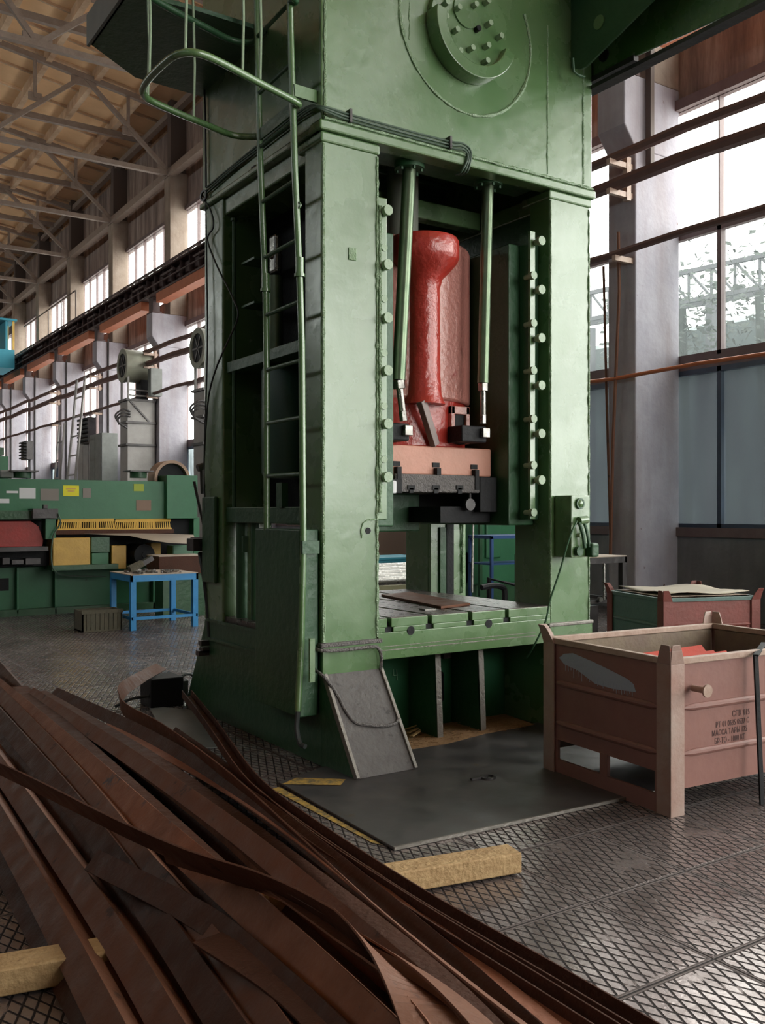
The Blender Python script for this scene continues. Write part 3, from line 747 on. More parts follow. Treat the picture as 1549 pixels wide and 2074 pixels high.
# side bases with flared gussets
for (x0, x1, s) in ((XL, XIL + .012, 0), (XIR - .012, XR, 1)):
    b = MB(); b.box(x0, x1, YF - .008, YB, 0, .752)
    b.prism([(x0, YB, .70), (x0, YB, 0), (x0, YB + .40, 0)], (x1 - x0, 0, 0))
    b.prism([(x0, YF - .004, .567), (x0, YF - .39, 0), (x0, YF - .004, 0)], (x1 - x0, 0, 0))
    b.build('side_base', GREEN if s else GREEND, press, bevel=.006)  # left base takes the darker green as its shaded side
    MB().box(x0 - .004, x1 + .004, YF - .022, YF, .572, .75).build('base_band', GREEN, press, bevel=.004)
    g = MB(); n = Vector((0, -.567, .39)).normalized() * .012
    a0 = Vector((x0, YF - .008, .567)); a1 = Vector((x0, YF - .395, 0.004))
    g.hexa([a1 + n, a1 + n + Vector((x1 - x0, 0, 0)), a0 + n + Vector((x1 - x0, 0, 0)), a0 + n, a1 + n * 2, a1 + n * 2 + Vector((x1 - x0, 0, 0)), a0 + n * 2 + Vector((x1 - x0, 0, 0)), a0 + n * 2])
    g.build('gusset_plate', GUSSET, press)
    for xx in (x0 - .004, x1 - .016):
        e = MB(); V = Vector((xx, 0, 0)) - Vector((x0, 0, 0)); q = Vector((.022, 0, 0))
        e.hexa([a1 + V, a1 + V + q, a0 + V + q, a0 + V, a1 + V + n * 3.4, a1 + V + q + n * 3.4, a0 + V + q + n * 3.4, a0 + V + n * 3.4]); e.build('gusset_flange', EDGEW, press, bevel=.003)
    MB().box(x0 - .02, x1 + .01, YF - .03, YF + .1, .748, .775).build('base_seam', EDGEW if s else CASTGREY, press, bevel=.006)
for (px, py, r, yy) in ((745, 1075, .021, YF),):
    q = P(px, py, Y=yy); MB().cyl((q.x, yy - .004, q.z), (q.x, yy + .01, q.z), r, 20).build('column_hole', BLACK, press)
    MB().tube([P(a, b, Y=yy - .003) for a, b in ((765, 1052), (745, 1053), (735, 1060), (731, 1075), (733, 1090))], .006, 6).build('weld_bead', WELD, press, smooth=True)
q = P(713, 515, Y=YF); MB().box(q.x - .03, q.x + .03, YF - .007, YF, q.z - .04, q.z + .04).build('patch_plate', WELD, press, bevel=.005)
# ---- the ram
ram = MB(); ram.box(3.62, 4.60, 5.46, 6.6, 1.865, 2.075)
ram.build('ram_plate', SALMON, press, bevel=.012)
def rbody(m, cx, cy, r, hx, y1, z0, z1, n=28):
    a0 = math.acos(hx / r); pts = [(cx + r * cos(a), cy - r * sin(a), z0) for a in [a0 + (pi - 2 * a0) * i / n for i in range(n + 1)]]
    pts += [(cx - hx, y1, z0), (cx + hx, y1, z0)]
    m.prism(pts, (0, 0, z1 - z0))
m = MB(); rbody(m, 4.12, 6.08, .60, .50, 6.6, 2.42, 3.60); m.build('ram_body', PINK, press, bevel=.02, smooth=True)
m = MB(); rbody(m, 4.10, 6.08, .58, .47, 6.6, 2.07, 2.44); m.build('ram_skirt', RED, press, bevel=.015, smooth=True)
m = MB(); CX, CY = 4.015, 5.53
prof = [(.16, 2.38), (.135, 2.45), (.125, 2.6), (.122, 3.22), (.14, 3.29), (.19, 3.34), (.250, 3.41), (.262, 3.44), (.262, 3.555), (.25, 3.575), (.21, 3.577), (.20, 3.55), (.0005, 3.55)]
m.lathe(prof, (CX, CY, 0), 40); m.build('ram_cup', RED, press, smooth=True, angle=50)
MB().cyl((4.02, 5.80, 3.5), (4.02, 5.80, 4.4), .12, 20).build('screw_spindle', mat('spindle_grey', (.18, .19, .16), .5), press, smooth=True)
a, b = P(853, 812, Y=5.42), P(881, 902, Y=5.46); MB().bar(a, b, .05, .06).build('ram_rib', mat('rib_grey', (.22, .16, .15), .5), press, bevel=.004)
q0, q1 = P(911, 822, Y=5.50), P(948, 900, Y=5.50); w0 = MB()
w0.box(q0.x, q0.x + .035, 5.48, 5.60, q1.z, q0.z).box(q1.x - .035, q1.x, 5.48, 5.60, q1.z, q0.z).box(q0.x, q1.x, 5.48, 5.60, q0.z - .06, q0.z); w0.build('ram_window', PINK, press, bevel=.005)
MB().box(q0.x + .03, q1.x - .03, 5.50, 5.62, q1.z, q0.z - .05).build('ram_window_opening', BLACK, press)
# T slots in the ram plate and the die holder under it
ts = MB()
for x, y0, y1 in ((803, 934, 992), (883, 937, 962), (960, 941, 992)):
    a = P(x, y0, Y=5.455); b = P(x, y1, Y=5.455)
    ts.box(a.x - .030, a.x + .030, 5.452, 5.56, a.z - .034, a.z); ts.box(a.x - .018, a.x + .018, 5.417, 5.56, b.z, a.z - .04)
ts.build('t_slot', BLACK, press)
MB().box(3.70, 4.46, 5.425, 6.4, 1.74, 1.87).build('die_holder', CASTGREY, press, bevel=.01)
ts = MB()
for x in (833, 883, 931):
    a = P(x, 983, Y=5.42); ts.box(a.x - .032, a.x + .032, 5.417, 5.5, a.z - .03, a.z); ts.box(a.x - .018, a.x + .018, 5.417, 5.5, 1.735, a.z - .02)
ts.build('t_slot', BLACK, press)
MB().box(3.58, 3.74, 5.40, 6.0, 1.73, 1.83).build('die_clamp', BLACK, press, bevel=.004)
MB().box(4.46, 4.62, 5.42, 6.2, 1.60, 1.86).build('die_clamp', BLACK, press, bevel=.004)
for (x, y) in ((799, 985),): q = P(x, y, Y=5.38); MB().box(q.x - .02, q.x + .02, 5.38, 5.42, q.z - .05, q.z + .04).build('clamp_pin', PAPER, press, bevel=.01)
q = P(955, 1000, Y=5.44); MB().cyl((q.x, 5.46, q.z - .06), (q.x, 5.46, q.z + .12), .010, 8).cyl((q.x - .01, 5.44, q.z - .08), (q.x - .01, 5.47, q.z - .08), .045, 16).build('eye_bolt', DKSTEEL, press, smooth=True)
MB().box(4.15, 4.62, 5.5, 5.9, 1.52, 1.64).build('ejector_bar', BLACK, press)
MB().box(3.75, 4.25, 5.9, 6.2, 1.45, 1.74).build('ejector_block', GREEND, press, bevel=.01)
yb = MB(); a, b = P(967, 1001, Y=5.5), P(983, 1021, Y=5.5); yb.box(a.x, b.x, 5.49, 5.51, b.z, a.z); yb.box(a.x - .0, a.x + .055, 5.485, 5.49, b.z, a.z); yb.build('yellow_tag', YELLOW, press)
for (x, y) in ((824, 872), (981, 877)):
    q = P(x, y, Y=5.33); c = MB(); c.box(q.x - .035, q.x + .03, 5.30, 5.34, q.z - .035, q.z + .035)
    c.build('lug_face', STEEL, press, bevel=.004)
    c = MB(); c.box(q.x - .20, q.x + .03, 5.34, 5.62, q.z - .07, q.z + .05); c.build('rod_lug', BLACK, press, bevel=.01)
# balance cylinder rods
def rodset(top, mid, low, rr):
    T, M_, L_ = P(*top, Y=5.32), P(*mid, Y=5.32), P(*low, Y=5.32)
    MB().cyl(T + Vector((0, 0, -.02)), T + Vector((0, 0, .03)), .105, 24).cyl(T + Vector((0, 0, .03)), T + Vector((0, 0, .07)), .075, 24).build('rod_flange', GREEND, press, smooth=True)
    for k in range(6):
        a = pi / 3 * k + .3; MB().cyl(T + Vector((.085 * cos(a), .085 * sin(a), -.04)), T + Vector((.085 * cos(a), .085 * sin(a), -.01)), .012, 6).build('flange_bolt', GREEND, press)
    MB().cyl(T, M_, rr, 24).build('cylinder_tube', CHROME, press, smooth=True)
    d = (L_ - M_).normalized()
    n = MB(); n.cyl(M_, M_ + d * .06, rr * .98, 6); n.build('gland_nut', STEEL, press, bevel=.003)
    MB().cyl(M_, L_, rr * .52, 20).build('piston_rod', STEEL, press, smooth=True)
    MB().cyl(L_ + d * -.06, L_ + d * .01, rr * .62, 6).build('lock_nut', STEEL, press, bevel=.003)
rodset((829, 338), (807, 770), (817, 850), .047)
rodset((988, 372), (978, 776), (978, 856), .042)
# left side innards seen through the openings
tk = MB(); tk.lathe([(.02, 1.84), (.16, 1.85), (.175, 1.88), (.175, 2.62), (.165, 2.64), (.02, 2.65)], (3.17, 6.06, 0), 32); tk.build('air_cylinder', mat('tank_dark_green', (.045, .10, .075), .38, rvar=.06, bump=.1, nscale=3), press, smooth=True)
MB().box(2.96, 3.3, YF + .2, 6.62, 2.66, 2.74).build('mounting_shelf', GREEND, press, bevel=.004)
q = P(558, 560, X=3.12); z1 = P(558, 715, X=3.12).z; z2 = q.z
MB().cyl((3.12, q.y, 2.74), (3.12, q.y, z2), .055, 20).build('piston_tube', CHROME, press, smooth=True)
MB().box(3.09, 3.15, q.y - .055, q.y + .055, z2 + .02, z2 + .30).cyl((3.07, q.y, z2 + .15), (3.17, q.y, z2 + .15), .03, 12).build('clevis', STEEL, press, bevel=.02)
MB().cyl((3.2, q.y - .25, 2.74), (3.2, q.y - .25, 3.4), .02, 10).cyl((3.2, q.y - .35, 2.74), (3.2, q.y - .35, 3.6), .02, 10).build('air_line', GREEND, press, smooth=True)
a = P(474, 448, X=2.98); MB().cyl((2.98, a.y, 1.63), (2.98, a.y, a.z), .014, 10).cyl((2.98, a.y, a.z), (2.98, a.y, a.z + .02), .026, 10).build('vertical_conduit', GREEND, press, smooth=True)
for yy in (532, 620): q = P(520, yy, X=3.1); MB().box(3.02, 3.2, q.y - .12, q.y + .1, q.z - .008, q.z + .008).build('shelf_tab', GREEND, press)
for (x, r, mm) in ((463, .06, GREEN), (487, .05, GREEND), (502, .022, GREEN), (511, .03, GREEND)):
    q = P(x, 1150, X=3.02); MB().cyl((3.04, q.y, .80), (3.04, q.y, 1.53), r, 20).build('guide_rod', mm, press, smooth=True)
q = P(499, 1090, X=3.02); MB().cyl((3.02, q.y, 1.30), (3.02, q.y, 1.42), .035, 12).build('rod_coupling', GREEND, press)
MB().box(XL + .02, XIL, YF + .2, 6.65, .752, .80).build('opening_sill', BEDTOP, press)
MB().box(2.95, 3.0, 5.7, 5.78, 1.63, 1.80).build('crossbar_post', GREEND, press)
MB().box(2.945, 3.02, YF + .22, 5.6, .81, .86).build('lower_rail', GREEND, press)
# cover panel at the foot of the ladder
MB().box(2.79, 2.925, 5.15, 5.78, .32, 1.49).build('cover_panel', GREEND, press, bevel=.008)
MB().box(2.815, 2.85, 5.06, 5.08, .55, .82).build('cover_tab', GREEN, press)
# ladder with hoops
rails = [[(586, -40), (588, 60), (597, 350), (607, 570), (611, 700), (613, 1000), (614, 1100), (610, 1300), (603, 1440)],
         [(519, -40), (521, 80), (527, 330), (538, 600), (540, 760), (540, 1075)]]
def ladderX(y): return 2.80 - .075 * max(0, min(1, (575 - y) / 575.))
RP = [[P(x, y, Y=yy) for x, y in rl] for rl, yy in zip(rails, (5.146, 5.64))]
for rp in RP: MB().tube(rp, .021, 14).build('ladder_rail', GREEN, press, smooth=True)
def on(rp, z):
    for a, b in zip(rp, rp[1:]):
        if min(a.z, b.z) <= z <= max(a.z, b.z): return a.lerp(b, (z - a.z) / (b.z - a.z))
    return rp[-1]
for y in (80, 193, 300, 411, 522, 638, 749, 857, 964):
    z = on(RP[1], P(535, y, Y=5.64).z).z
    MB().cyl(on(RP[0], z), on(RP[1], z), .014, 10).build('ladder_rung', GREEND, press, smooth=True)
for rp, y in ((RP[0], 560), (RP[1], 600)):
    z = P(600, y, Y=rp[0].y).z; q = on(rp, z)
    MB().cyl(q, q + Vector((0, 0, .12)), .027, 16).cyl(q, q + Vector((0, 0, .02)), .034, 16).build('rail_coupling', GREEN, press, smooth=True)
q = on(RP[0], P(603, 418, Y=5.146).z); MB().ring(q + Vector((0, -.02, 0)), (1, .3, 0), .012, .022, .01, 16).build('rail_eye', GREEN, press)
q = on(RP[0], 1.38); MB().box(q.x - .02, q.x + .1, q.y - .03, q.y + .05, 1.34, 1.42).build('rail_clip', GREEND, press)
def hoop(z, dx, name='safety_hoop'):
    pts = [on(RP[0], z) + Vector((0, -.06, 0)), Vector((2.45, 4.98, z)), Vector((2.12, 4.86, z)), Vector((1.98, 4.84, z)), Vector((1.90, 4.92, z)), Vector((1.875, 5.1, z)), Vector((1.875, 5.35, z)), Vector((1.92, 5.50, z)), Vector((2.04, 5.58, z)), Vector((2.4, 5.70, z)), Vector((2.62, 5.76, z)), on(RP[1], z) + Vector((0, .06, 0)), on(RP[1], z)]
    MB().tube(spline([on(RP[0], z)] + pts, 5), .021, 12).build(name, GREEND if z > 4.5 else GREEN, press, smooth=True)
hoop(4.11, 0); hoop(4.74, 0)
for (x, y) in ((1.935, 4.88), (1.88, 5.3), (2.3, 4.93), (1.95, 5.52), (2.45, 5.01), (2.3, 5.66)):
    MB().tube([(x, y, 4.10), (x + .012, y + .01, 4.45), (x + .0, y, 4.74), (x - .02, y, 5.4)], .008, 6).build('cage_strap', BOLTG, press, smooth=True)
# ladder brackets
MB().bar(on(RP[0], 4.20) + Vector((0, -.02, 0)), (XL, 5.17, 4.22), .02, .075).build('ladder_bracket', GREEN, press)
MB().bar(on(RP[1], 4.10), on(RP[0], 4.10), .012, .08).build('ladder_bracket', GREEND, press)
# left service platform
pl = MB(); z = 4.92
pts = [(XL, 7.05, z), (2.38, 7.02, z), (1.94, 6.69, z), (1.94, 5.9, z), (2.4, 5.86, z), (XL, 5.86, z)]
pl.prism(pts, (0, 0, .03)); pl.box(1.935, 1.965, 5.9, 6.7, z, z + .16); pl.build('platform_floor', GREEND, press)
pp = MB(); pp.bar((1.93, 5.4, z + .09), (1.93, 6.70, z + .09), .02, .22); pp.build('platform_edge', CABGREY, press)
MB().box(2.38, XL, 5.0, 5.86, 5.3, 5.34).build('platform_floor', GREEND, press)
# right bracket plates carrying the upper gallery
def plate(x, pts, name, mm, th=.02):
    mb = MB(); mb.prism([(x, y, z) for y, z in pts], (th, 0, 0)); return mb.build(name, mm, press, bevel=.004)
plate(5.09, [(YF - .01, 5.95), (YF - .01, 4.95), (5.02, 4.90), (4.96, 4.90), (4.30, 5.12), (3.7, 5.32), (3.4, 5.95)], 'gallery_bracket', GREEND)
q = P(1213, 45, X=5.085); MB().cyl((5.08, q.y, q.z), (5.092, q.y, q.z), .05, 24).build('bracket_hole', GREEN, press, smooth=True)
plate(5.33, [(YF + .3, 6.0), (YF + .3, 4.93), (YF - .1, 4.93), (4.75, 4.94), (3.4, 4.86), (2.9, 4.86), (2.9, 6.0)], 'gallery_bracket', GREEN)
MB().box(5.30, 5.40, 2.9, YF + .3, 4.84, 4.87).box(5.31, 5.36, 4.7, YF + .2, 4.90, 4.94).build('bracket_flange', DKSTEEL, press)
q = P(1222, 112, X=5.32); MB().cyl((5.315, q.y, q.z), (5.33, q.y, q.z), .045, 20).build('bracket_hole', BLACK, press)
MB().box(4.95, 5.95, 2.9, YF - .0, 5.5, 5.55).build('gallery_floor', GREEND, press)
MB().tube([P(1160, 118, Y=4.98), P(1162, 145, Y=4.98), P(1170, 152, Y=4.98), P(1184, 156, Y=4.98)], .010, 8).build('hook_rod', GREEND, press, smooth=True)
# cables along the crown
for k in range(3):
    o = k * 6
    pts = [P(418, 392 - o, X=XL - .03), P(470, 345 - o * .7, X=XL - .035), P(540, 292 - o, X=XL - .03), P(600, 243 - o, X=XL - .04), P(632, 220 - o * .5, X=XL - .05), P(655, 216 + o * .6, Y=YF - .06), P(708, 232 + o, Y=YF - .045), P(800, 258 + o, Y=YF - .045), P(908, 286 + o, Y=YF - .045), P(935, 290 + o, Y=YF - .05), P(952 - o * .5, 303 + o * .6, Y=YF - .05), P(953 - o * .6, 325, Y=YF - .05), P(946 - o, 348, Y=YF - .02), P(935 - o, 354, Y=YF + .1)]
    MB().tube(spline(pts, 5), .0075, 8).build('signal_cable', CABLEG, press, smooth=True)
for (x, y) in ((709, 236), (911, 290)): q = P(x, y, Y=YF - .05); MB().box(q.x - .008, q.x + .008, YF - .065, YF - .01, q.z - .04, q.z + .045).build('cable_clip', DKSTEEL, press)
for pts, r in (([(413, 150), (416, 260), (417, 380)], .008), ([(410, 395), (428, 430), (432, 460), (420, 485), (440, 540), (470, 600), (482, 640), (462, 690), (440, 740), (425, 790), (418, 850), (413, 950), (416, 1040)], .007), ([(416, 392), (418, 500), (420, 700), (414, 900), (413, 1000)], .006)):
    MB().tube(spline([P(x, y, X=XL - .03) for x, y in pts], 4), r, 6).build('hanging_cable', RUBBER, press, smooth=True)
MB().ring(P(411, 396, X=XL - .05), (1, .2, 0), .03, .045, .015, 16).build('cable_ring', DKSTEEL, press)
q = P(512, 345, X=XL - .02); MB().box(XL - .02, XL, q.y - .03, q.y + .03, q.z - .03, q.z + .03).build('small_box', BLACK, press)
# hose and cable at the front left foot
MB().tube(spline([P(603, 1440, Y=5.14), P(601, 1475, Y=5.14), P(607, 1505, Y=5.1), P(618, 1512, Y=5.05)], 5), .016, 8).build('hose', RUBBER, press, smooth=True)
MB().tube(spline([P(640, 1315, X=2.9), P(655, 1318, Y=YF - .05), P(700, 1316, Y=YF - .05), P(755, 1310, Y=YF - .05), P(768, 1316, Y=YF - .05), P(772, 1335, Y=YF - .05), P(770, 1365, Y=YF - .03)], 5), .012, 8).build('hose', CASTGREY, press, smooth=True)
def gp(x, y):          # on the sloping gusset
    best = None
    for i in range(200):
        yy = YF - .39 * i / 199; q = P(x, y, Y=yy - .045)
        e = abs(q.z - .567 * (1 - i / 199.))
        if best is None or e < best[0]: best = (e, q)
    return best[1]
MB().tube(spline([P(622, 1330, X=2.9), P(632, 1352, X=2.9), P(655, 1370, Y=5.05), gp(680, 1402), gp(700, 1440), gp(718, 1462), gp(740, 1468), gp(780, 1470), gp(800, 1465), gp(807, 1456)], 5), .011, 8).build('hose', CASTGREY, press, smooth=True)
# control box on the right column
t0 = P(1157, 1003, Y=4.95); t1 = P(1195, 1128, Y=4.95)
MB().box(t0.x, t1.x, 4.95, YF - .005, t1.z, t0.z).build('control_box', GREEN, press, bevel=.008)
def on_cb(x, y): return P(x, y, Y=4.95)
q = on_cb(1173, 1020); c = MB(); c.ring((q.x, 4.952, q.z), (0, -1, 0), .028, .040, .018, 24); c.build('lamp_bezel', GREEND, press, smooth=True)
c = MB(); c.lathe([(.03, 0), (.028, -.012), (.018, -.022), (.004, -.026)], (q.x, 4.95, q.z), 20, 'y'); c.build('lamp_lens', GREEN, press, smooth=True)
for (x, y, r) in ((1170, 1084, .016), (1168, 1116, .034)):
    q = on_cb(x, y); MB().cyl((q.x, 4.955, q.z), (q.x, 4.915, q.z), r, 16).build('push_button', BOLTG if r < .02 else GREEND, press, smooth=True)
q = on_cb(1192, 1113); MB().box(q.x - .035, q.x + .04, 4.88, 4.95, q.z - .055, q.z + .05).build('plug_socket', GREEND, press, bevel=.015)
q = on_cb(1178, 1055); MB().cyl((q.x - .05, 4.93, q.z), (q.x + .03, 4.93, q.z + .01), .03, 12).build('cable_gland', GREEN, press, smooth=True)
MB().tube(spline([P(1182, 1056, Y=4.93), P(1188, 1075, Y=4.92), P(1194, 1108, Y=4.91)], 4), .012, 8).tube(spline([P(1173, 1058, Y=4.92), P(1181, 1085, Y=4.91), P(1184, 1110, Y=4.91)], 4), .014, 8).build('short_cable', GREEND, press, smooth=True)
MB().tube(spline([P(1168, 1055, Y=4.92), P(1153, 1090, Y=4.9), P(1134, 1155, Y=4.95), P(1114, 1215, Y=5.0), P(1104, 1260, Y=5.02), P(1080, 1310, Y=5.08), P(1066, 1332, Y=5.2)], 5), .007, 8).build('hanging_cable', GREEND, press, smooth=True)
# rear lower equipment on the left side
for (x, y, L) in ((405, 1302, .07), (408, 1316, .05), (400, 1322, .12)):
    q = P(x, y, Y=6.95); MB().box(q.x - .01, q.x + L + .08, 6.9, 6.96, q.z - .02, q.z + .02).build('pedal_lever', DKSTEEL, press)
MB().tube([P(393, 975, Y=7.1), P(398, 1000, Y=7.1), P(415, 1075, Y=7.1), P(424, 1105, Y=7.1)], .012, 8).build('control_lever', DKSTEEL, press, smooth=True)
MB().cyl(P(407, 945, Y=7.1), P(409, 1000, Y=7.1), .012, 8).cyl(P(400, 948, Y=7.1), P(414, 944, Y=7.1), .03, 8).build('lever_knob', DKSTEEL, press, smooth=True)
q = P(405, 1105, Y=7.08); MB().box(q.x - .09, q.x + .15, 7.0, 7.14, q.z - .04, q.z + .06).cyl((q.x - .08, 7.07, q.z + .02), (q.x + .06, 7.07, q.z + .02), .05, 12).build('valve_block', DKSTEEL, press, bevel=.006)
MB().box(2.90, 2.93, 6.72, 6.97, 1.05, 1.72).build('rear_cabinet', GREEND, press, bevel=.01)
MB().tube(spline([P(405, 1120, Y=7.08), P(412, 1160, Y=7.0), P(420, 1220, Y=6.95), P(425, 1290, Y=6.9)], 5), .02, 8).build('hose', RUBBER, press, smooth=True)
for (z) in (.745, .60): MB().box(2.91, 2.935, 5.8, 6.9, z, z + .02).build('base_rail', GREEND, press)


# ================================================================== ON THE FLOOR NEAR THE PRESS
pl = MB(); pl.prism([(2.53, 4.93, .002), (2.49, 3.67, .002), (3.91, 3.61, .002), (6.1, 3.52, .002), (6.1, 4.6, .002), (5.9, 5.25, .002), (3.4, 5.25, .002)], (0, 0, .014))
tag(pl.build('floor_plate', PLATE, bevel=.003), 'large dark steel plate lying on the floor in front of the press', 'steel plate')
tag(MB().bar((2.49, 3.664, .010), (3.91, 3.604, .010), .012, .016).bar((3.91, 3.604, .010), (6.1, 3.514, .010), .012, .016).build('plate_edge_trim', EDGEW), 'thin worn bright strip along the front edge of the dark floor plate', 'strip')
q = P(988, 1574, Z=.02); h = MB(); h.ring((q.x, q.y, .017), (0, 0, 1), .035, .05, .01, 20); h.box(q.x - .12, q.x + .0, q.y - .0, q.y + .02, .017, .03)
tag(h.build('lifting_ring', DKSTEEL, smooth=True), 'small dark ring lying on the floor plate', 'ring')
yl = MB()
a = [P(550, 1598, Z=.002), P(566, 1594, Z=.002), P(775, 1712, Z=.002), P(755, 1708, Z=.002)]; yl.face([v + Vector((0, 0, .0015)) for v in a])
tag(yl.build('painted_line', YELLOWP), 'worn yellow line painted on the floor along the left of the plate', 'painted line')
yl = MB(); a = [P(570, 1588, Z=.02), P(600, 1575, Z=.02), P(700, 1578, Z=.02), P(690, 1590, Z=.02)]; yl.face([v + Vector((0, 0, .0)) for v in a])
tag(yl.build('painted_line', YELLOWP), 'faded yellow paint patch on the plate beside the grey gusset', 'painted line')
rnd = random.Random(4); sd = MB()
for i in range(260):
    x, y = rnd.uniform(3.45, 4.75), rnd.uniform(5.15, 5.55)
    a = rnd.uniform(0, pi); L = rnd.uniform(.006, .03); d = Vector((cos(a), sin(a), 0)) * L; c0 = Vector((x, y, .019 + rnd.uniform(0, .012)))
    sd.bar(c0 - d, c0 + d, .004, .003)
sd.prism([(3.40, 5.2, .003), (3.5, 5.12, .003), (3.9, 5.10, .003), (4.3, 5.18, .003), (4.8, 5.2, .003), (4.85, 5.6, .003), (3.40, 5.6, .003)], (0, 0, .016))
tag(sd.build('sawdust', STRAW), 'scattered tan sawdust and shavings under the press bed', 'sawdust', kind='stuff')
sp = thing('splinter_bundle', 'small heap of split wood strips on the floor beside the gusset', 'wood splinters', P(845, 1490, Z=.02))
for i in range(9):
    a = P(812 + i * 3, 1478 + i * 2.2, Z=.03) + Vector((0, 0, i % 3 * .008)); b = a + Vector((.11, -.02 + .01 * i, .01 + .004 * (i % 4)))
    MB().bar(a, b, .008, .006).build('splinter', WOOD, sp)
# loose plate on the bed
A = P(770, 1222, Z=.905); B = P(912, 1246, Z=.905)
pt = [P(772, 1208, Z=.905), P(830, 1203, Z=.905), P(952, 1226, Z=.905), P(893, 1233, Z=.905)]
tag(MB().prism(pt, (0, 0, .018)).build('loose_plate', RUST1, bevel=.002), 'long brown steel strip lying on the slotted press bed', 'steel strip')
tag(MB().box(3.9, 4.0, 5.35, 5.42, .905, .912).build('metal_offcut', STEEL), 'small metal offcut on the press bed', 'offcut')

# ------------------------------------------------------------------ crates
def crate(name, label, org, rot, w, d, h, m_side, m_front, m_post, m_rim, m_in, fork=True):
    t = thing(name, label, 'crate', org)
    Rm = Matrix.Translation(Vector(org)) @ Matrix.Rotation(rot, 4, 'Z')
    def bx(m, *a): m.box(*a, M=Rm); return m
    zb = .135; th = .012
    # walls: front (-y), back, left (-x), right; swaged ribs are pressed into them
    def ribs(m, along, x, y, z0, z1, sgn):
        for z in (h * .42 - .03, h * .70 - .02) if h > .5 else (h * .5,):
            n = 18; L0, L1 = .10, (w if along == 'x' else d) - .10
            P_ = []
            for i in range(n + 1):
                s = L0 + (L1 - L0) * i / n; r = .020 * min(1, 1.6 * sin(pi * min(1, max(0.02, i / n)) ) ** .25)
                P_.append(((s, y, z) if along == 'x' else (x, s, z), r))
            pts = [Rm @ Vector(p[0]) for p in P_]; m.tube(pts, .02, 10, rad=[p[1] if 0 < i < n else .008 for i, p in enumerate(P_)])
    f = MB(); bx(f, .05, w - .05, .012, .012 + th, zb, h - .03); ribs(f, 'x', 0, .013, 0, 0, -1); f.build('front_panel', m_front, t, smooth=True, angle=30)
    f = MB(); bx(f, .05, w - .05, d - .024, d - .012, zb, h - .03); ribs(f, 'x', 0, d - .013, 0, 0, 1); f.build('back_panel', m_in, t, smooth=True, angle=30)
    f = MB(); bx(f, .012, .024, .05, d - .05, .215, h - .03); ribs(f, 'y', .013, 0, 0, 0, -1)
    if fork:
        bx(f, .008, .03, .05, d - .05, .0, .095); bx(f, .008, .03, d * .47, d * .53, .09, .22); bx(f, .008, .03, .04, .12, .09, .22); bx(f, .008, .03, d - .11, d - .04, .09, .22)
    f.build('side_panel', m_side, t, smooth=True, angle=30)
    f = MB(); bx(f, w - .024, w - .012, .05, d - .05, .215, h - .03); ribs(f, 'y', w - .013, 0, 0, 0, 1); f.build('side_panel', m_in, t, smooth=True, angle=30)
    f = MB(); bx(f, .02, w - .02, .02, d - .02, zb + .09, zb + .102); f.build('crate_floor', m_in, t)
    # inner faces
    f = MB(); bx(f, .05, w - .05, .026, .030, zb + .1, h - .04); bx(f, .05, w - .05, d - .032, d - .026, zb + .1, h - .04); bx(f, .026, .030, .05, d - .05, .22, h - .04); bx(f, w - .032, w - .026, .05, d - .05, zb + .1, h - .04); f.build('lining', m_in, t)
    r = MB(); bx(r, .0, w, .0, .035, h - .035, h); bx(r, 0, w, d - .035, d, h - .035, h); bx(r, 0, .035, .035, d - .035, h - .035, h); bx(r, w - .035, w, .035, d - .035, h - .035, h)
    r.build('rim', m_rim, t, bevel=.004)
    for (cx, cy, sx, sy) in ((0, 0, 1, 1), (w, 0, -1, 1), (0, d, 1, -1), (w, d, -1, -1)):
        p = MB(); a = .095; tt = .008
        def q(x, y, z): return Rm @ Vector((cx + sx * x, cy + sy * y, z))
        # angle-iron post, both legs, flaring outwards above the rim
        for leg in (0, 1):
            if leg == 0: prof = lambda u, v: (u, v)
            else: prof = lambda u, v: (v, u)
            lv = [(0, 0, a), (h - .03, 0, a), (h + .045, -.018, a * .72), (h + .075, -.028, a * .55)]
            for (z0, o0, w0), (z1, o1, w1) in zip(lv, lv[1:]):
                P8 = []
                for z, o, ww in ((z0, o0, w0), (z1, o1, w1)):
                    for (u, v) in ((-.006, -.006), (ww, -.006), (ww, tt - .006), (-.006, tt - .006)):
                        x_, y_ = prof(u + o * .6, v + o)
                        P8.append(q(x_, y_, z))
                p.hexa(P8)
        p.build('corner_post', m_post, t, bevel=.002)
    return t, Rm
ct, RM = crate('steel_crate', 'open brown steel crate with grey paint smear, nearest at right', (3.965, 3.26, .0), radians(-4.2), 1.48, 1.03, .83, CRATE, CRATE, CRATEP, CRATELT, CRATEIN)
MB().cyl(RM @ Vector((.16, -.10, .665)), RM @ Vector((.16, .0, .665)), .017, 16).cyl(RM @ Vector((.16, -.105, .665)), RM @ Vector((.16, -.095, .665)), .034, 20).build('round_peg', CRATELT, ct, smooth=True)
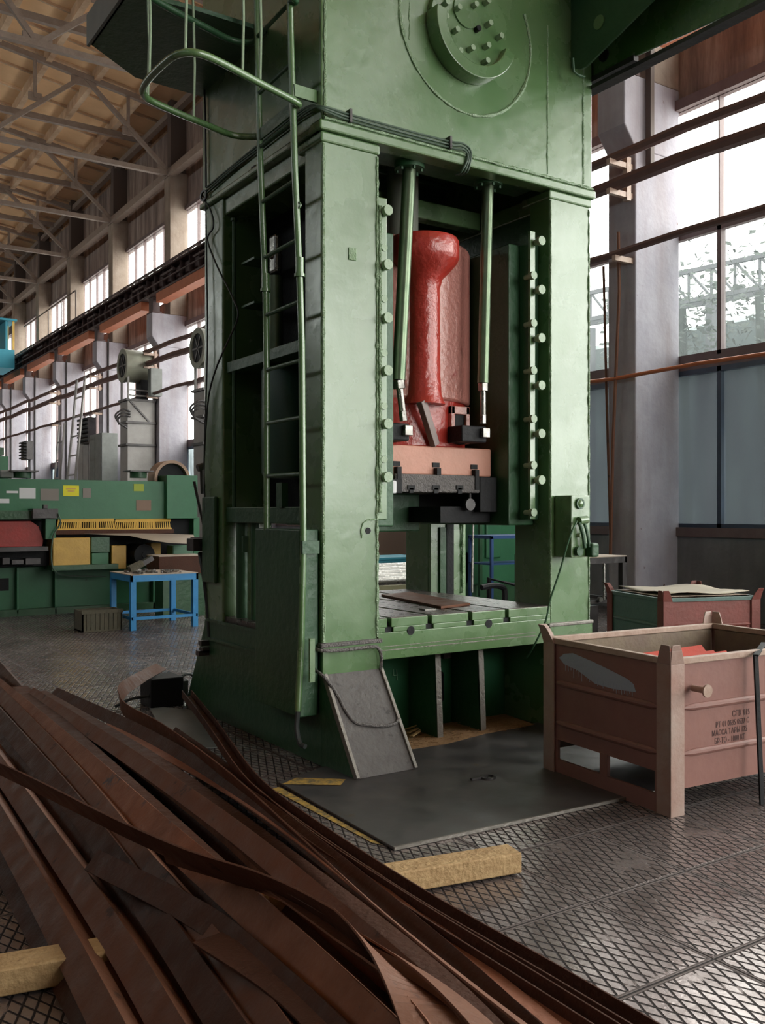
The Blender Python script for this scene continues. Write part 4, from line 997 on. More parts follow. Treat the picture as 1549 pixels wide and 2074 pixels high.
# grey paint smear on its left side
rnd = random.Random(9); sm = MB()
up = [(1132, 1332), (1142, 1324), (1160, 1323), (1200, 1340), (1245, 1362), (1270, 1375), (1283, 1386), (1287, 1400)]
lo = [(1287, 1402), (1240, 1395), (1205, 1385), (1170, 1358), (1142, 1345)]
def onside(x, y, off=0):
    d = ray(x, y); n = RM.to_3x3() @ Vector((-1, 0, 0)); o = RM @ Vector((.012 - off, 0, 0)); c = Vector((0, 0, CAMH))
    return c + d * ((o - c).dot(n) / d.dot(n))
sm.prism([onside(x, y, .0012) for x, y in up + lo], RM.to_3x3() @ Vector((.0008, 0, 0)))
for i in range(26):
    x = 1145 + i * 5.4; y = 1345 + (x - 1145) * .40; L = rnd.uniform(6, 24)
    sm.bar(onside(x, y, .0014), onside(x + .5, y + L, .0014), .001, .004)
sm.build('paint_smear', GREYPAINT, ct)
# stencilled lettering on the front
lines = [('СПК 115', .50, .475, .042), ('РТ 01 0635 0537 С', .37, .430, .038), ('МАССА ТАРЫ 125', .34, .386, .038), ('БР-ТО - 1000 КГ', .36, .342, .038)]
for s, x, z, sz in lines:
    M = RM @ Matrix.Translation((x - .02, .0105, z)) @ Matrix.Rotation(radians(90), 4, 'X') @ Matrix.Diagonal((.72, 1, 1, 1))
    text_mesh('stencil_lettering', s, sz * 1.15, INK, ct, M, 1.05, .0004)
for i in range(7):
    m = MB()
    if i < 6: a = RM @ Vector((.10 + .02 * i, .10 + .125 * i, .70 - .0 * i)); b = RM @ Vector((1.02 + .03 * (i % 3), .14 + .125 * i, .70 + .016 * (i % 2)))
    else: continue
    m.sweep([a, b], [(-.04, -.02), (0, .02), (.04, -.02), (.034, -.024), (0, .012), (-.034, -.024)])
    tag(m.build('primed_angle', PRIMER), 'red primed steel angle lying in the open brown crate, %s from its front wall' % ('first', 'second', 'third', 'fourth', 'fifth', 'sixth')[i], 'steel angle', 'red primed angles in the crate')
c2, R2 = crate('steel_crate', 'teal-sided crate with dull red corner posts behind the brown crate', (6.93, 5.78, .0), radians(-17), 1.05, 1.0, .80, CRATETEAL, CRATERED, CRATERED, CRATETEAL, CRATEIN, fork=False)
for i, (dz, mm, lb) in enumerate(((.80, SHEET, 'lower'), (.815, mat('sheet_tan', (.42, .36, .28), .5), 'upper, slightly warped'))):
    m = MB(); n = 8
    for a in range(n):
        for b in range(n):
            def qq(a, b): return R2 @ Vector((.05 + .9 * a / n + .03 * i, .06 + .86 * b / n, dz + .012 + i * .012 * (sin(a * .9 + b) + 1)))
            m.face([qq(a, b), qq(a + 1, b), qq(a + 1, b + 1), qq(a, b + 1)])
    bmesh.ops.remove_doubles(m.bm, verts=m.bm.verts, dist=1e-5)
    o = m.build('metal_sheet', mm, smooth=True); s_ = o.modifiers.new('Solidify', 'SOLIDIFY'); s_.thickness = .003
    tag(o, 'tan metal sheet lying on the teal crate, %s of the two' % lb, 'metal sheet')
c3, R3 = crate('steel_crate', 'dark red crate partly cut off at the right edge behind the brown crate', (8.35, 4.75, .0), radians(-10), 1.1, 1.0, .85, CRATERED, CRATERED, CRATERED, CRATERED, CRATEIN, fork=False)
# papers / sheets behind the crate
for i in range(3):
    q = P(1262 + i * 12, 1278 - i * 2, Z=.30) ; 
bxm = thing('stacked_offcuts', 'low stack of pale sheet offcuts behind the brown crate', 'sheet stack', P(1262, 1300, Z=.0))
q = P(1268, 1290, Z=.34)
for i in range(3): MB().box(q.x - .22 + .04 * i, q.x + .2 + .03 * i, q.y - .12, q.y + .25, .34 + .01 * i, .347 + .01 * i, M=Matrix.Translation(q) @ Matrix.Rotation(.2 * i, 4, 'Z') @ Matrix.Translation(-q)).build('offcut', PAPER if i == 2 else SHEET, bxm)
MB().box(q.x - .2, q.x + .15, q.y - .1, q.y + .1, 0, .338).build('wooden_box', WOODG, bxm, bevel=.005)
# leaning dark bar in front of the crate
lb = MB(); a = P(1543, 1630, Z=.003); b = P(1530, 1328, Y=3.17); lb.bar(a, b, .030, .012); lb.bar(b, b + Vector((.25, .12, .035)), .03, .012)
tag(lb.build('bent_bar', BLACK, bevel=.002), 'dark flat bar bent at the top leaning against the brown crate', 'bar')
# plate leaning on the wall and machine stand by the right column
a = [P(1297, 1190, X=11.6), P(1352, 1190, X=11.6), P(1341, 1131, X=11.75), P(1297, 1131, X=11.75)]
y0, y1 = a[0].y, a[1].y
m = MB(); m.prism([(11.45, y0, 0), (11.45, y1 - .05, 0), (11.8, y1 + .25, .92), (11.8, y0, .92)], (.03, 0, 0)); tag(m.build('leaning_sheet', RUST4), 'dark rusty sheet leaning against the concrete plinth', 'metal sheet')

def table(name, label, cat, x0, x1, y0, y1, h, m, mtop, lw=.05, low=None, frame=.07):
    t = thing(name, label, cat, ((x0 + x1) / 2, (y0 + y1) / 2, 0))
    MB().box(x0, x1, y0, y1, h - .012, h).build('tabletop', mtop, t, bevel=.002)
    f = MB(); f.box(x0, x1, y0, y0 + .03, h - .012 - frame, h - .012).box(x0, x1, y1 - .03, y1, h - .012 - frame, h - .012).box(x0, x0 + .03, y0, y1, h - .012 - frame, h - .012).box(x1 - .03, x1, y0, y1, h - .012 - frame, h - .012)
    f.build('frame', m, t)
    for x in (x0, x1 - lw):
        for y in (y0, y1 - lw): MB().box(x, x + lw, y, y + lw, 0, h - .012 - frame).build('leg', m, t, bevel=.003)
    if low:
        s = MB(); s.box(x0, x1, y0 + .01, y0 + .03, low, low + .04).box(x0, x1, y1 - .03, y1 - .01, low, low + .04).box(x0 + .01, x0 + .03, y0, y1, low, low + .04).box(x1 - .03, x1 - .01, y0, y1, low, low + .04); s.build('stretcher', m, t)
    return t
# small welding-type bench right behind the right column
q = P(1195, 1125, Y=8.8); 
mt = table('steel_bench', 'dark steel bench with a bright bare top behind the right column', 'bench', 7.7, 8.47, 7.6, 8.7, 1.09, DKSTEEL, SHEET, .07, .55)
MB().box(7.8, 8.2, 7.8, 8.4, .1, .5).build('lower_shelf', DKSTEEL, mt)
for x in (7.85, 7.95, 8.25): MB().cyl((x, 7.75, .55), (x, 7.75, 1.0), .02, 10).build('spindle', STEEL, mt, smooth=True)
for x in (8.0, 8.3): MB().cyl((x, 7.56, .60), (x, 7.60, .60), .03, 12).build('knob', STEEL, mt)

# ------------------------------------------------------------------ rusty steel pile
def bend(px, n=7): return spline([P(x, y, Z=z) for x, y, z in px], n)
def Lprof(a, t, flip=1):     # angle with ridge up
    s = a * .7071
    return [(-s, -s), (0, 0), (s, -s), (s - t * .7, -s - t * .7), (0, -t * 1.41), (-s + t * .7, -s - t * .7)]
def flatp(w, t): return [(-w / 2, -t / 2), (w / 2, -t / 2), (w / 2, t / 2), (-w / 2, t / 2)]
def chan(w, hgt, t): return [(-w / 2, -hgt), (-w / 2, 0), (w / 2, 0), (w / 2, -hgt), (w / 2 - t, -hgt), (w / 2 - t, -t), (-w / 2 + t, -t), (-w / 2 + t, -hgt)]
def vee(w, hgt, t): return [(-w / 2, hgt), (-w / 2 + t, hgt), (-w / 2 + t, t), (w / 2 - t, t), (w / 2 - t, hgt), (w / 2, hgt), (w / 2, 0), (-w / 2, 0)]
PILE = 'rusty steel angles and strips heaped in the foreground'
def beam(px, prof, m, label=None, tw=None, nm='steel_angle', cat='steel angle', group=None):
    pts = bend(px); n = len(pts)
    twl = None
    if tw:
        twl = []
        for i in range(n):
            f = i / (n - 1) * (len(tw) - 1); k_ = min(int(f), len(tw) - 2); twl.append(radians(tw[k_] + (tw[k_ + 1] - tw[k_]) * (f - k_)))
    o = MB().sweep(pts, prof, twl).build(nm, m, bevel=.0012)
    return tag(o, label or 'rusty brown steel angle in the heap in the foreground', cat, PILE if not label else group)
# two bearers
wd = MB(); a = P(800, 1778, Z=.055); b = P(1042, 1738, Z=.055)
wd.bar(a - (b - a) * 1.2, b, .125, .09); tag(wd.build('timber_block', WOOD, bevel=.006), 'pale sawn timber block sticking out right of the rusty steel heap', 'timber')
wd = MB(); a = P(-60, 1985, Z=.055); b = P(140, 1950, Z=.055)
wd.bar(a, b + (b - a) * .7, .13, .09); tag(wd.build('timber_block', WOOD, bevel=.006), 'sawn timber block sticking out at the lower left under the steel heap', 'timber')
# lowest layer, left fan
beam([(-40, 1560, .16), (120, 1830, .15), (280, 2120, .14), (420, 2400, .14)], Lprof(.10, .008), RUST1, 'leftmost rusty angle of the heap, running over the lower-left timber')
beam([(-20, 1500, .18), (200, 1800, .17), (380, 2080, .16), (560, 2400, .15)], Lprof(.10, .008), RUST1, 'second rusty angle from the lower left side of the heap')
beam([(-10, 1440, .15), (280, 1800, .15), (480, 2074, .15), (640, 2330, .15)], Lprof(.10, .008), RUST4, 'third angle from the lower left of the heap, darker than its neighbours')
beam([(20, 1400, .13), (330, 1760, .14), (560, 2050, .15), (720, 2300, .15)], Lprof(.11, .008), RUST1, 'fourth angle from the lower left of the heap, wide and brown')
beam([(0, 1340, .10), (400, 1790, .14), (650, 2074, .15), (840, 2330, .15)], Lprof(.11, .008), RUST4, 'wide dark angle low in the heap just left of the crossing strip')
beam([(40, 1390, .16), (430, 1750, .17), (720, 2060, .18), (900, 2280, .18)], chan(.12, .06, .008), RUST4, 'dark upturned channel under the orange angle', nm='steel_channel', cat='steel channel')
beam([(-30, 1400, .20), (150, 1600, .21), (330, 1830, .21), (540, 2130, .21)], Lprof(.10, .008), RUST4, 'dark angle entering at the left edge just above the crossing strip')
beam([(-60, 1330, .22), (130, 1520, .24), (300, 1720, .24), (520, 1980, .24), (700, 2250, .24)], Lprof(.095, .008), RUST1, 'brown angle lying directly left of the big orange angle')
# middle: main orange ridge and neighbours
beam([(-60, 1325, .24), (120, 1470, .27), (330, 1650, .28), (560, 1840, .28), (800, 2060, .28), (950, 2220, .28)], Lprof(.115, .008), RUST2, 'big orange-brown steel angle lying ridge-up along the top of the heap')
beam([(-40, 1350, .14), (180, 1560, .18), (430, 1800, .2), (700, 2070, .2), (900, 2280, .2)], Lprof(.10, .008), RUST4, 'dark angle squeezed beneath the big orange angle')
beam([(68, 1392, .20), (250, 1505, .22), (480, 1660, .23), (720, 1850, .23), (1000, 2090, .23), (1150, 2230, .23)], Lprof(.09, .008), RUST1, 'straight dark brown angle whose far end is second from the left among the ends')
beam([(80, 1400, .12), (300, 1530, .15), (560, 1720, .16), (850, 1950, .16), (1080, 2180, .16)], chan(.11, .06, .008), RUST4, 'dark channel under the straight brown angle', nm='steel_channel', cat='steel channel')
beam([(116, 1392, .16), (300, 1475, .17), (480, 1580, .18), (650, 1700, .18), (900, 1900, .18), (1150, 2120, .18)], Lprof(.09, .008), RUST4, 'dark angle whose far end points up beside the diamond floor tiles')
beam([(205, 1468, .10), (400, 1560, .12), (580, 1670, .13), (800, 1840, .13), (1050, 2040, .13), (1250, 2230, .13)], flatp(.12, .008), RUST3, 'flat pinkish-brown strip low in the heap', nm='steel_strip', cat='steel strip')
# curled strip on edge
beam([(326, 1350, .30), (285, 1372, .27), (250, 1396, .24), (243, 1420, .20), (262, 1444, .18), (330, 1480, .17), (460, 1570, .21), (600, 1690, .23), (760, 1835, .24), (930, 1975, .24), (1090, 2100, .24), (1200, 2200, .24)],
     flatp(.105, .007), RUST1, 'long brown strip with its far end curled up and bent back', tw=[25, 35, 60, 85, 88, 80, 62, 50, 42, 38, 35, 35], nm='steel_strip', cat='steel strip')
# right-hand bundle
beam([(570, 1640, .09), (690, 1745, .11), (850, 1868, .12), (1025, 1990, .12), (1210, 2120, .12), (1330, 2200, .13)], flatp(.10, .008), RUST3, 'flat pink-orange strip between dark channels at the right of the heap', tw=[10, 0, 0, 0, 0], nm='steel_strip', cat='steel strip')
beam([(356, 1472, .10), (480, 1560, .12), (640, 1700, .14), (850, 1870, .15), (1050, 2030, .15), (1230, 2190, .15)], Lprof(.09, .008), RUST4, 'dark angle with a pointed far end beside the grey floor sheet')
beam([(378, 1412, .18), (430, 1480, .17), (490, 1568, .13), (543, 1624, .10), (662, 1712, .09), (850, 1838, .09), (1120, 1998, .09), (1385, 2160, .09)], vee(.075, .055, .007), RUST4, 'dark channel bending round from the press foot, outermost right of the heap', nm='steel_channel', cat='steel channel')
beam([(470, 1585, .09), (605, 1702, .10), (805, 1842, .10), (1065, 2010, .10), (1325, 2180, .10)], vee(.07, .06, .007), RUST4, 'second dark channel from the right edge of the heap', nm='steel_channel', cat='steel channel')
# crossing strips over the top, left of centre
beam([(-40, 1538, .30), (100, 1605, .31), (250, 1680, .32), (400, 1745, .33), (560, 1800, .34), (700, 1880, .34), (790, 1960, .33), (860, 2050, .32), (900, 2150, .32)],
     flatp(.16, .007), RUST1, 'dark strip crossing the heap from the left edge and twisting on its way down', tw=[52, 52, 50, 48, 50, 58, 40, 10, 0], nm='steel_strip', cat='steel strip')
beam([(330, 1725, .29), (520, 1790, .31), (680, 1870, .31), (840, 1960, .31), (960, 2060, .31), (1040, 2160, .31)],
     flatp(.10, .007), RUST1, 'strip crossing low over the orange angle towards the bottom edge', tw=[70, 55, 45, 35, 25, 20], nm='steel_strip', cat='steel strip')
beam([(200, 1720, .26), (420, 1830, .27), (560, 1940, .27), (720, 2090, .27), (820, 2230, .27)], Lprof(.09, .008), RUST4, 'dark angle starting mid-heap below the crossing strip')
beam([(420, 1900, .24), (560, 1990, .24), (660, 2080, .24), (760, 2230, .24)], flatp(.11, .008), RUST4, 'short dark flat strip at the bottom edge left of centre', nm='steel_strip', cat='steel strip')
beam([(560, 1800, .30), (700, 1905, .30), (800, 2000, .30), (890, 2090, .30), (960, 2200, .30)], flatp(.085, .007), RUST2, 'short orange-edged strip showing near the bottom centre of the heap', tw=[10, 20, 60, 40, 20], nm='steel_strip', cat='steel strip')
rnd = random.Random(21)
for i in range(16):
    f = (i + .5) / 16; x0 = -150 + 500 * f + rnd.uniform(-20, 20); y0 = 1440 + 60 * f + rnd.uniform(-10, 30); z = .055 + .012 * (i % 3)
    A = P(x0, y0, Z=z); Bx = .78 + 1.25 * f + rnd.uniform(-.03, .03); B = Vector((Bx, 1.3, z)); pts = [A, A.lerp(B, .35) + Vector((rnd.uniform(-.05, .05), 0, 0)), A.lerp(B, .7) + Vector((rnd.uniform(-.04, .04), 0, 0)), B]
    o = MB().sweep(spline(pts, 6), chan(.085, .04, .006) if i % 2 else Lprof(.075, .006), None).build('steel_angle', (RUST4, RUST1, RUST4, RUST2)[i % 4])
    tag(o, 'rusty angle in the lowest layer of the heap, mostly covered', 'steel angle', 'bottom layer of the rusty heap')
# small black box with cable by the press foot
t = thing('junction_box', 'small black ribbed box with cable on the floor by the press foot', 'box', P(335, 1432, Z=0))
q = P(340, 1430, Z=0)
MB().box(q.x - .16, q.x + .12, q.y - .05, q.y + .22, 0, .24).build('housing', BLACK, t, bevel=.01)
for i in range(5): MB().box(q.x + .12, q.x + .16, q.y - .04 + i * .05, q.y - .015 + i * .05, .03, .2).build('cooling_fin', DKSTEEL, t)
MB().tube(spline([q + Vector((.12, .1, .2)), q + Vector((.25, .15, .22)), q + Vector((.35, .2, .12)), q + Vector((.4, .2, .02))], 5), .012, 8).tube(spline([q + Vector((-.16, 0, .1)), q + Vector((-.3, .05, .08)), q + Vector((-.4, .12, .02))], 5), .012, 8).build('cable', RUBBER, t, smooth=True)
a = MB(); a.prism([P(300, 1430, Z=.002), P(395, 1440, Z=.002), P(440, 1515, Z=.002), P(350, 1520, Z=.002)], (0, 0, .006)); tag(a.build('floor_sheet', CABGREY), 'grey sheet lying on the floor between the heap and the press foot', 'metal sheet')

# ================================================================== BACKGROUND MACHINES
SY = 15.2
sh = thing('guillotine_shear', 'long green sheet-metal shear with yellow slatted guards at the left', 'shearing machine', (4.2, 15.6, 0))
def pb(name, x0, y0, x1, y1, Y, depth, m, parent, bevel=.004):
    a, b = P(x0, y0, Y=Y), P(x1, y1, Y=Y)
    return MB().box(a.x, b.x, Y, Y + depth, b.z, a.z).build(name, m, parent, bevel=bevel)
pb('upper_beam', -60, 968, 343, 1051, SY, .5, GREENM, sh)
pb('end_frame', 338, 962, 400, 1050, SY - .12, .7, GREENM, sh)
pb('end_frame', 392, 1048, 404, 1240, SY - .05, .6, GREENM, sh)
pb('end_frame', -60, 1048, -10, 1150, SY - .05, .6, GREENM, sh)
for (x0, y0, x1, y1, m) in ((13, 994, 37, 999, PAPER), (-8, 1010, 19, 1019, PAPER), (39, 988, 72, 1010, PAPER), (82, 990, 119, 1014, PAPERG), (128, 983, 160, 1005, PAPERY), (168, 989, 184, 1008, PAPERG), (271, 980, 291, 995, mat('label_olive', (.35, .42, .06), .7)), (276, 1013, 306, 1034, mat('label_brown', (.24, .16, .12), .7))):
    pb('notice', x0, y0, x1, y1, SY - .006, .004, m, sh, 0)
for i, (yy, w_) in enumerate(((989, 20), (994, 14))):
    pb('notice_text', 144 - w_ / 2, yy, 144 + w_ / 2, yy + 1.5, SY - .008, .002, RED, sh, 0)
def grille(x0, x1, nm=1):
    g = MB(); A, B = P(x0, 1052, Y=SY - .05), P(x1, 1050, Y=SY - .05); A2, B2 = P(x0 - 4, 1074, Y=SY - .22), P(x1 + 3, 1072, Y=SY - .22)
    def L(u, v): return A.lerp(B, u).lerp(A2.lerp(B2, u), v)
    for v0, v1 in ((0, .28), (.85, 1)): g.hexa([L(0, v0), L(1, v0), L(1, v1), L(0, v1)] + [q + Vector((0, .01, 0)) for q in (L(0, v0), L(1, v0), L(1, v1), L(0, v1))])
    n = 26
    for i in range(n + 1):
        u = i / n * .96; w_ = .018 if i not in (9, 10, 18) else .034
        g.hexa([L(u, .2), L(u + w_, .2), L(u + w_, .95), L(u, .95)] + [q + Vector((0, .01, 0)) for q in (L(u, .2), L(u + w_, .2), L(u + w_, .95), L(u, .95))])
    return g.build('slatted_guard', YELLOW, sh)
grille(118, 231); grille(234, 345)
pb('knife_beam', 110, 1074, 352, 1080, SY - .25, .2, RUST4, sh)
pb('throat', -60, 1050, 395, 1150, SY + .15, .1, BLACK, sh)
pb('front_arm', -60, 1034, 78, 1052, SY - .35, .3, GREEND, sh)
pb('arm_clamp', 66, 1030, 118, 1050, SY - .45, .3, DKSTEEL, sh)
pb('clamp_screw', 88, 1022, 97, 1030, SY - .4, .1, DKSTEEL, sh)
pb('arm_post', 92, 1050, 113, 1092, SY - .4, .25, GREENM, sh)
rp = MB(); pts = [P(x, y, Y=SY - .30) for x, y in ((-60, 1108), (-60, 1056), (62, 1055), (78, 1066), (88, 1092), (86, 1108))]; rp.prism(pts, (0, .1, 0)); rp.build('red_cover', REDPANEL, sh, bevel=.01)
pb('tool_shelf', -60, 1110, 98, 1116, SY - .5, .4, DKSTEEL, sh)
pb('tool_recess', -60, 1117, 100, 1146, SY - .2, .1, BLACK, sh)
for x0, x1, y0 in ((5, 20, 1130), (24, 48, 1134), (52, 82, 1131)): pb('fitting', x0, y0, x1, 1143, SY - .45, .2, DKSTEEL, sh)
pb('drive_cover', 107, 1090, 183, 1146, SY - .42, .4, YELLOW, sh, .012)
pb('gearbox', 185, 1088, 222, 1118, SY - .36, .3, GREEND, sh); pb('gearbox', 186, 1120, 220, 1142, SY - .34, .3, GREENM, sh)
pb('drive_cover', 226, 1105, 256, 1152, SY - .35, .3, YELLOW, sh, .012)
q = P(276, 1122, Y=SY - .1); MB().cyl((q.x, SY - .5, q.z), (q.x, SY + .1, q.z), .17, 28).cyl((q.x, SY - .52, q.z), (q.x, SY - .5, q.z), .05, 12).build('brake_drum', BLACK, sh, smooth=True)
pb('motor_mount', 282, 1105, 304, 1150, SY - .45, .4, GREEND, sh, .02)
pb('drive_cover', 306, 1100, 326, 1150, SY - .3, .3, YELLOW, sh, .012)
pb('coolant_tank', 350, 1105, 392, 1132, SY - .3, .3, mat('tank_pale_green', (.09, .19, .12), .5), sh, .02)
pb('bed_shelf', 105, 1146, 240, 1152, SY - .5, .5, GREEND, sh)
pb('lower_bed', -60, 1152, 315, 1240, SY - .02, .8, GREENM, sh)
for x in (36, 113, 312): pb('bed_rib', x - 2, 1150, x + 2, 1243, SY - .12, .12, GREENM, sh)
pb('bed_foot', -60, 1240, 320, 1246, SY - .12, .9, GREEND, sh)
pb('bed_opening', -10, 1172, 18, 1196, SY - .03, .02, BLACK, sh)
for x0, x1, y0 in ((0, 28, 952), (62, 64, 955)): pb('top_box', x0, y0, x1, 968, SY + .1, .3, CABGREY, sh, .02)
for x in (45, 280):
    q = P(x, 968, Y=SY + .2); z1 = P(x, 956, Y=SY + .2).z; MB().cyl((q.x, SY + .2, q.z), (q.x, SY + .2, z1), .14, 20).build('top_motor', GREEND, sh, smooth=True); MB().box(q.x - .2, q.x + .2, SY, SY + .4, z1, z1 + .02).build('motor_lid', DKSTEEL, sh)
q = P(345, 968, Y=SY + .3); wg = MB(); wg.ring((q.x, SY + .55, q.z - .02), (0, -1, 0), .27, .32, .35, 30); wg.build('wheel_guard', mat('guard_tan', (.38, .24, .17), .6), sh, smooth=True, angle=40)
MB().cyl((q.x, SY + .3, q.z - .02), (q.x, SY + .5, q.z - .02), .26, 30).build('flywheel', BLACK, sh, smooth=True)
MB().tube(spline([P(118, 1040, Y=SY - .47), P(122, 1060, Y=SY - .47), P(108, 1085, Y=SY - .47), P(104, 1130, Y=SY - .53), P(112, 1158, Y=SY - .52), P(140, 1166, Y=SY - .2), P(215, 1168, Y=SY - .2)], 6), .012, 8).build('pale_hose', CABLEG, sh, smooth=True)
stp = MB(); n = 10
pts = [P(x, y, Z=1.07) for x, y in ((165, 1081), (390, 1087), (392, 1100), (330, 1098), (290, 1092))]
m = MB(); zt = 1.215
m.face([P(150, 1080, Y=15.0), P(270, 1079, Y=15.0), P(392, 1083, Y=14.9), P(398, 1102, Y=14.0), P(340, 1099, Y=14.1), P(300, 1093, Y=14.3), P(262, 1085, Y=14.7)])
o = m.build('sheet_blank', SHEET); s_ = o.modifiers.new('Solidify', 'SOLIDIFY'); s_.thickness = .004
tag(o, 'thin pale sheet lying across the shear table', 'metal sheet')
# machine behind, far left
mb = thing('green_machine', 'another dark green machine standing farther back at the left edge', 'machine', (3.6, 20, 0))
pb('cabinet', -60, 922, 17, 1030, 20, 1.0, GREENM, mb); pb('top_unit', -40, 905, 8, 922, 20.2, .5, GREEND, mb)
MB().box(P(-60, 0, Y=20).x, P(17, 0, Y=20).x, 20.1, 20.9, 0, 1.8).build('base', GREEND, mb)
# block behind the blue table
st = thing('material_block', 'long dark steel block with a pale top behind the blue table', 'steel block', (5.9, 13.6, 0))
a, b = P(322, 1128, Y=13.55), P(420, 1160, Y=13.55)
MB().box(a.x, b.x, 13.55, 14.1, b.z, a.z).build('block', RUST4, st, bevel=.004); MB().box(a.x, b.x, 13.56, 14.1, a.z, a.z + .012).build('top_sheet', SHEET, st)
MB().box(a.x + .1, b.x, 13.65, 14.0, 0, b.z).build('pedestal', GREEND, st)
# blue table with scrap
bt_ = table('blue_table', 'bright blue steel table covered with metal scraps beside the shear', 'table', 4.14, 5.10, 12.38, 13.3, .755, BLUE, SHEET, .075, .14, .085)
rnd = random.Random(12)
for i in range(60):
    x, y = rnd.uniform(4.25, 4.95), rnd.uniform(12.45, 13.1); a = rnd.uniform(0, pi); w_ = rnd.uniform(.015, .04)
    M = Matrix.Translation((x, y, .757)) @ Matrix.Rotation(a, 4, 'Z') @ Matrix.Rotation(rnd.uniform(-.1, .1), 4, 'X')
    m = MB()
    if i % 3 == 0: m.ring(M @ Vector((0, 0, .002)), M.to_3x3() @ Vector((0, 0, 1)), w_ * .5, w_, .014, 10)
    elif i % 3 == 1: m.box(-w_ * 1.6, w_ * 1.6, -w_ * .5, w_ * .5, .003, .03, M=M)
    else: m.cyl(M @ Vector((-w_, 0, .015)), M @ Vector((w_, 0, .015)), .012, 8)
    tag(m.build('scrap_piece', SCRAP if i % 4 else CASTGREY), 'small metal offcut in the heap on the blue table', 'metal offcut', 'metal offcuts on the blue table')
m = MB(); M = Matrix.Translation((4.42, 12.9, .757)) @ Matrix.Rotation(-.4, 4, 'Y'); m.box(-.1, .1, -.06, .06, .05, .13, M=M)
tag(m.build('wood_block', WOODG), 'tilted brown wooden block on the blue table', 'wood block')
m = MB(); M = Matrix.Translation((4.62, 13.1, .76)) @ Matrix.Rotation(-.5, 4, 'Y'); m.box(-.15, .15, -.05, .05, .09, .16, M=M)
tag(m.build('steel_channel', DKSTEEL), 'short dark channel piece propped up at the back of the blue table', 'steel channel')
# slatted box on the floor
q = P(215, 1278, Z=0); bo = thing('slatted_box', 'weathered slatted wooden box on the floor by the blue table', 'box', q)
x0, x1, y0, y1 = q.x - .32, q.x + .22, q.y, q.y + .38
for i in range(9): MB().box(x0 + i * .06, x0 + i * .06 + .052, y0, y0 + .015, .02, .27).build('slat', WOODG, bo)
MB().box(x0, x0 + .02, y0, y1, .0, .28).box(x1 - .02, x1, y0, y1, 0, .28).box(x0, x1, y1 - .02, y1, 0, .28).box(x0, x1, y0, y1, .0, .02).box(x0 - .01, x1 + .01, y0 - .012, y0, .24, .29).build('box_body', WOODG, bo)
# ventilation heaters on tall ducts
def heater(y, dz, label):
    t = thing('air_heater', label, 'ventilation unit', (10.5, y + .4, 0))
    MB().box(10.02, 10.96, y, y + .76, 0, 5.3 + dz).build('duct', DUCT, t, bevel=.01)
    for z in (3.78, 4.52, 5.26): MB().box(9.96, 10.99, y - .05, y + .8, z + dz, z + dz + .07).build('duct_flange', DKSTEEL, t)
    MB().bar((10.1, y - .02, 5.25 + dz), (10.75, y - .02, 4.6 + dz), .03, .05).build('duct_brace', DKSTEEL, t)
    z = 6.45 + dz
    MB().cyl((10.05, y + .38, z), (10.9, y + .38, z), .54, 40).build('fan_drum', DUCTG, t, smooth=True)
    m = MB(); m.ring((10.06, y + .38, z), (-1, 0, 0), .40, .56, .10, 40); m.build('fan_ring', DUCTG, t, smooth=True)
    MB().cyl((10.04, y + .38, z), (10.0, y + .38, z), .41, 32).build('fan_intake', BLACK, t, smooth=True)
    for i in range(6):
        a = pi / 3 * i; MB().bar((9.99, y + .38, z), (9.99, y + .38 + .4 * cos(a), z + .4 * sin(a)), .02, .05).build('fan_guard', DKSTEEL, t)
    for (x, yy) in ((10.05, y + .02), (10.9, y + .02), (10.05, y + .7), (10.9, y + .7)): MB().box(x - .03, x + .03, yy - .03, yy + .03, 5.33 + dz, 6.2 + dz).build('stand_leg', DUCT, t)
    MB().box(10.02, 10.93, y, y + .02, 5.42 + dz, 5.47 + dz).box(10.02, 10.93, y, y + .02, 5.6 + dz, 5.64 + dz).build('stand_rail', DUCT, t)
    MB().box(10.5, 10.75, y + .1, y + .6, 5.33 + dz, 6.0 + dz).build('fan_throat', BLACK, t)
    for k_ in range(3):
        MB().tube(spline([(10.1, y - .02, 4.9 + dz - k_ * .08), (9.85, y - .1, 4.95 + dz - k_ * .1), (9.6 + .05 * k_, y - .05, 4.75 + dz - k_ * .05), (9.75, y, 4.5 + dz), (10.02, y + .02, 4.45 + dz - k_ * .05)], 5), .03, 8).build('supply_pipe', DKSTEEL, t, smooth=True)
heater(30.3, 0, 'tall grey duct with a round drum fan on top, fully visible left of the press')
heater(23.9, -.35, 'tall grey duct with a round fan half hidden behind the press edge')
MB_ = MB().box(10.6, 10.98, 29.7, 30.0, 5.4, 6.3); tag(MB_.build('switch_box', CABGREY), 'pale box on the column just right of the drum fan', 'electrical box')
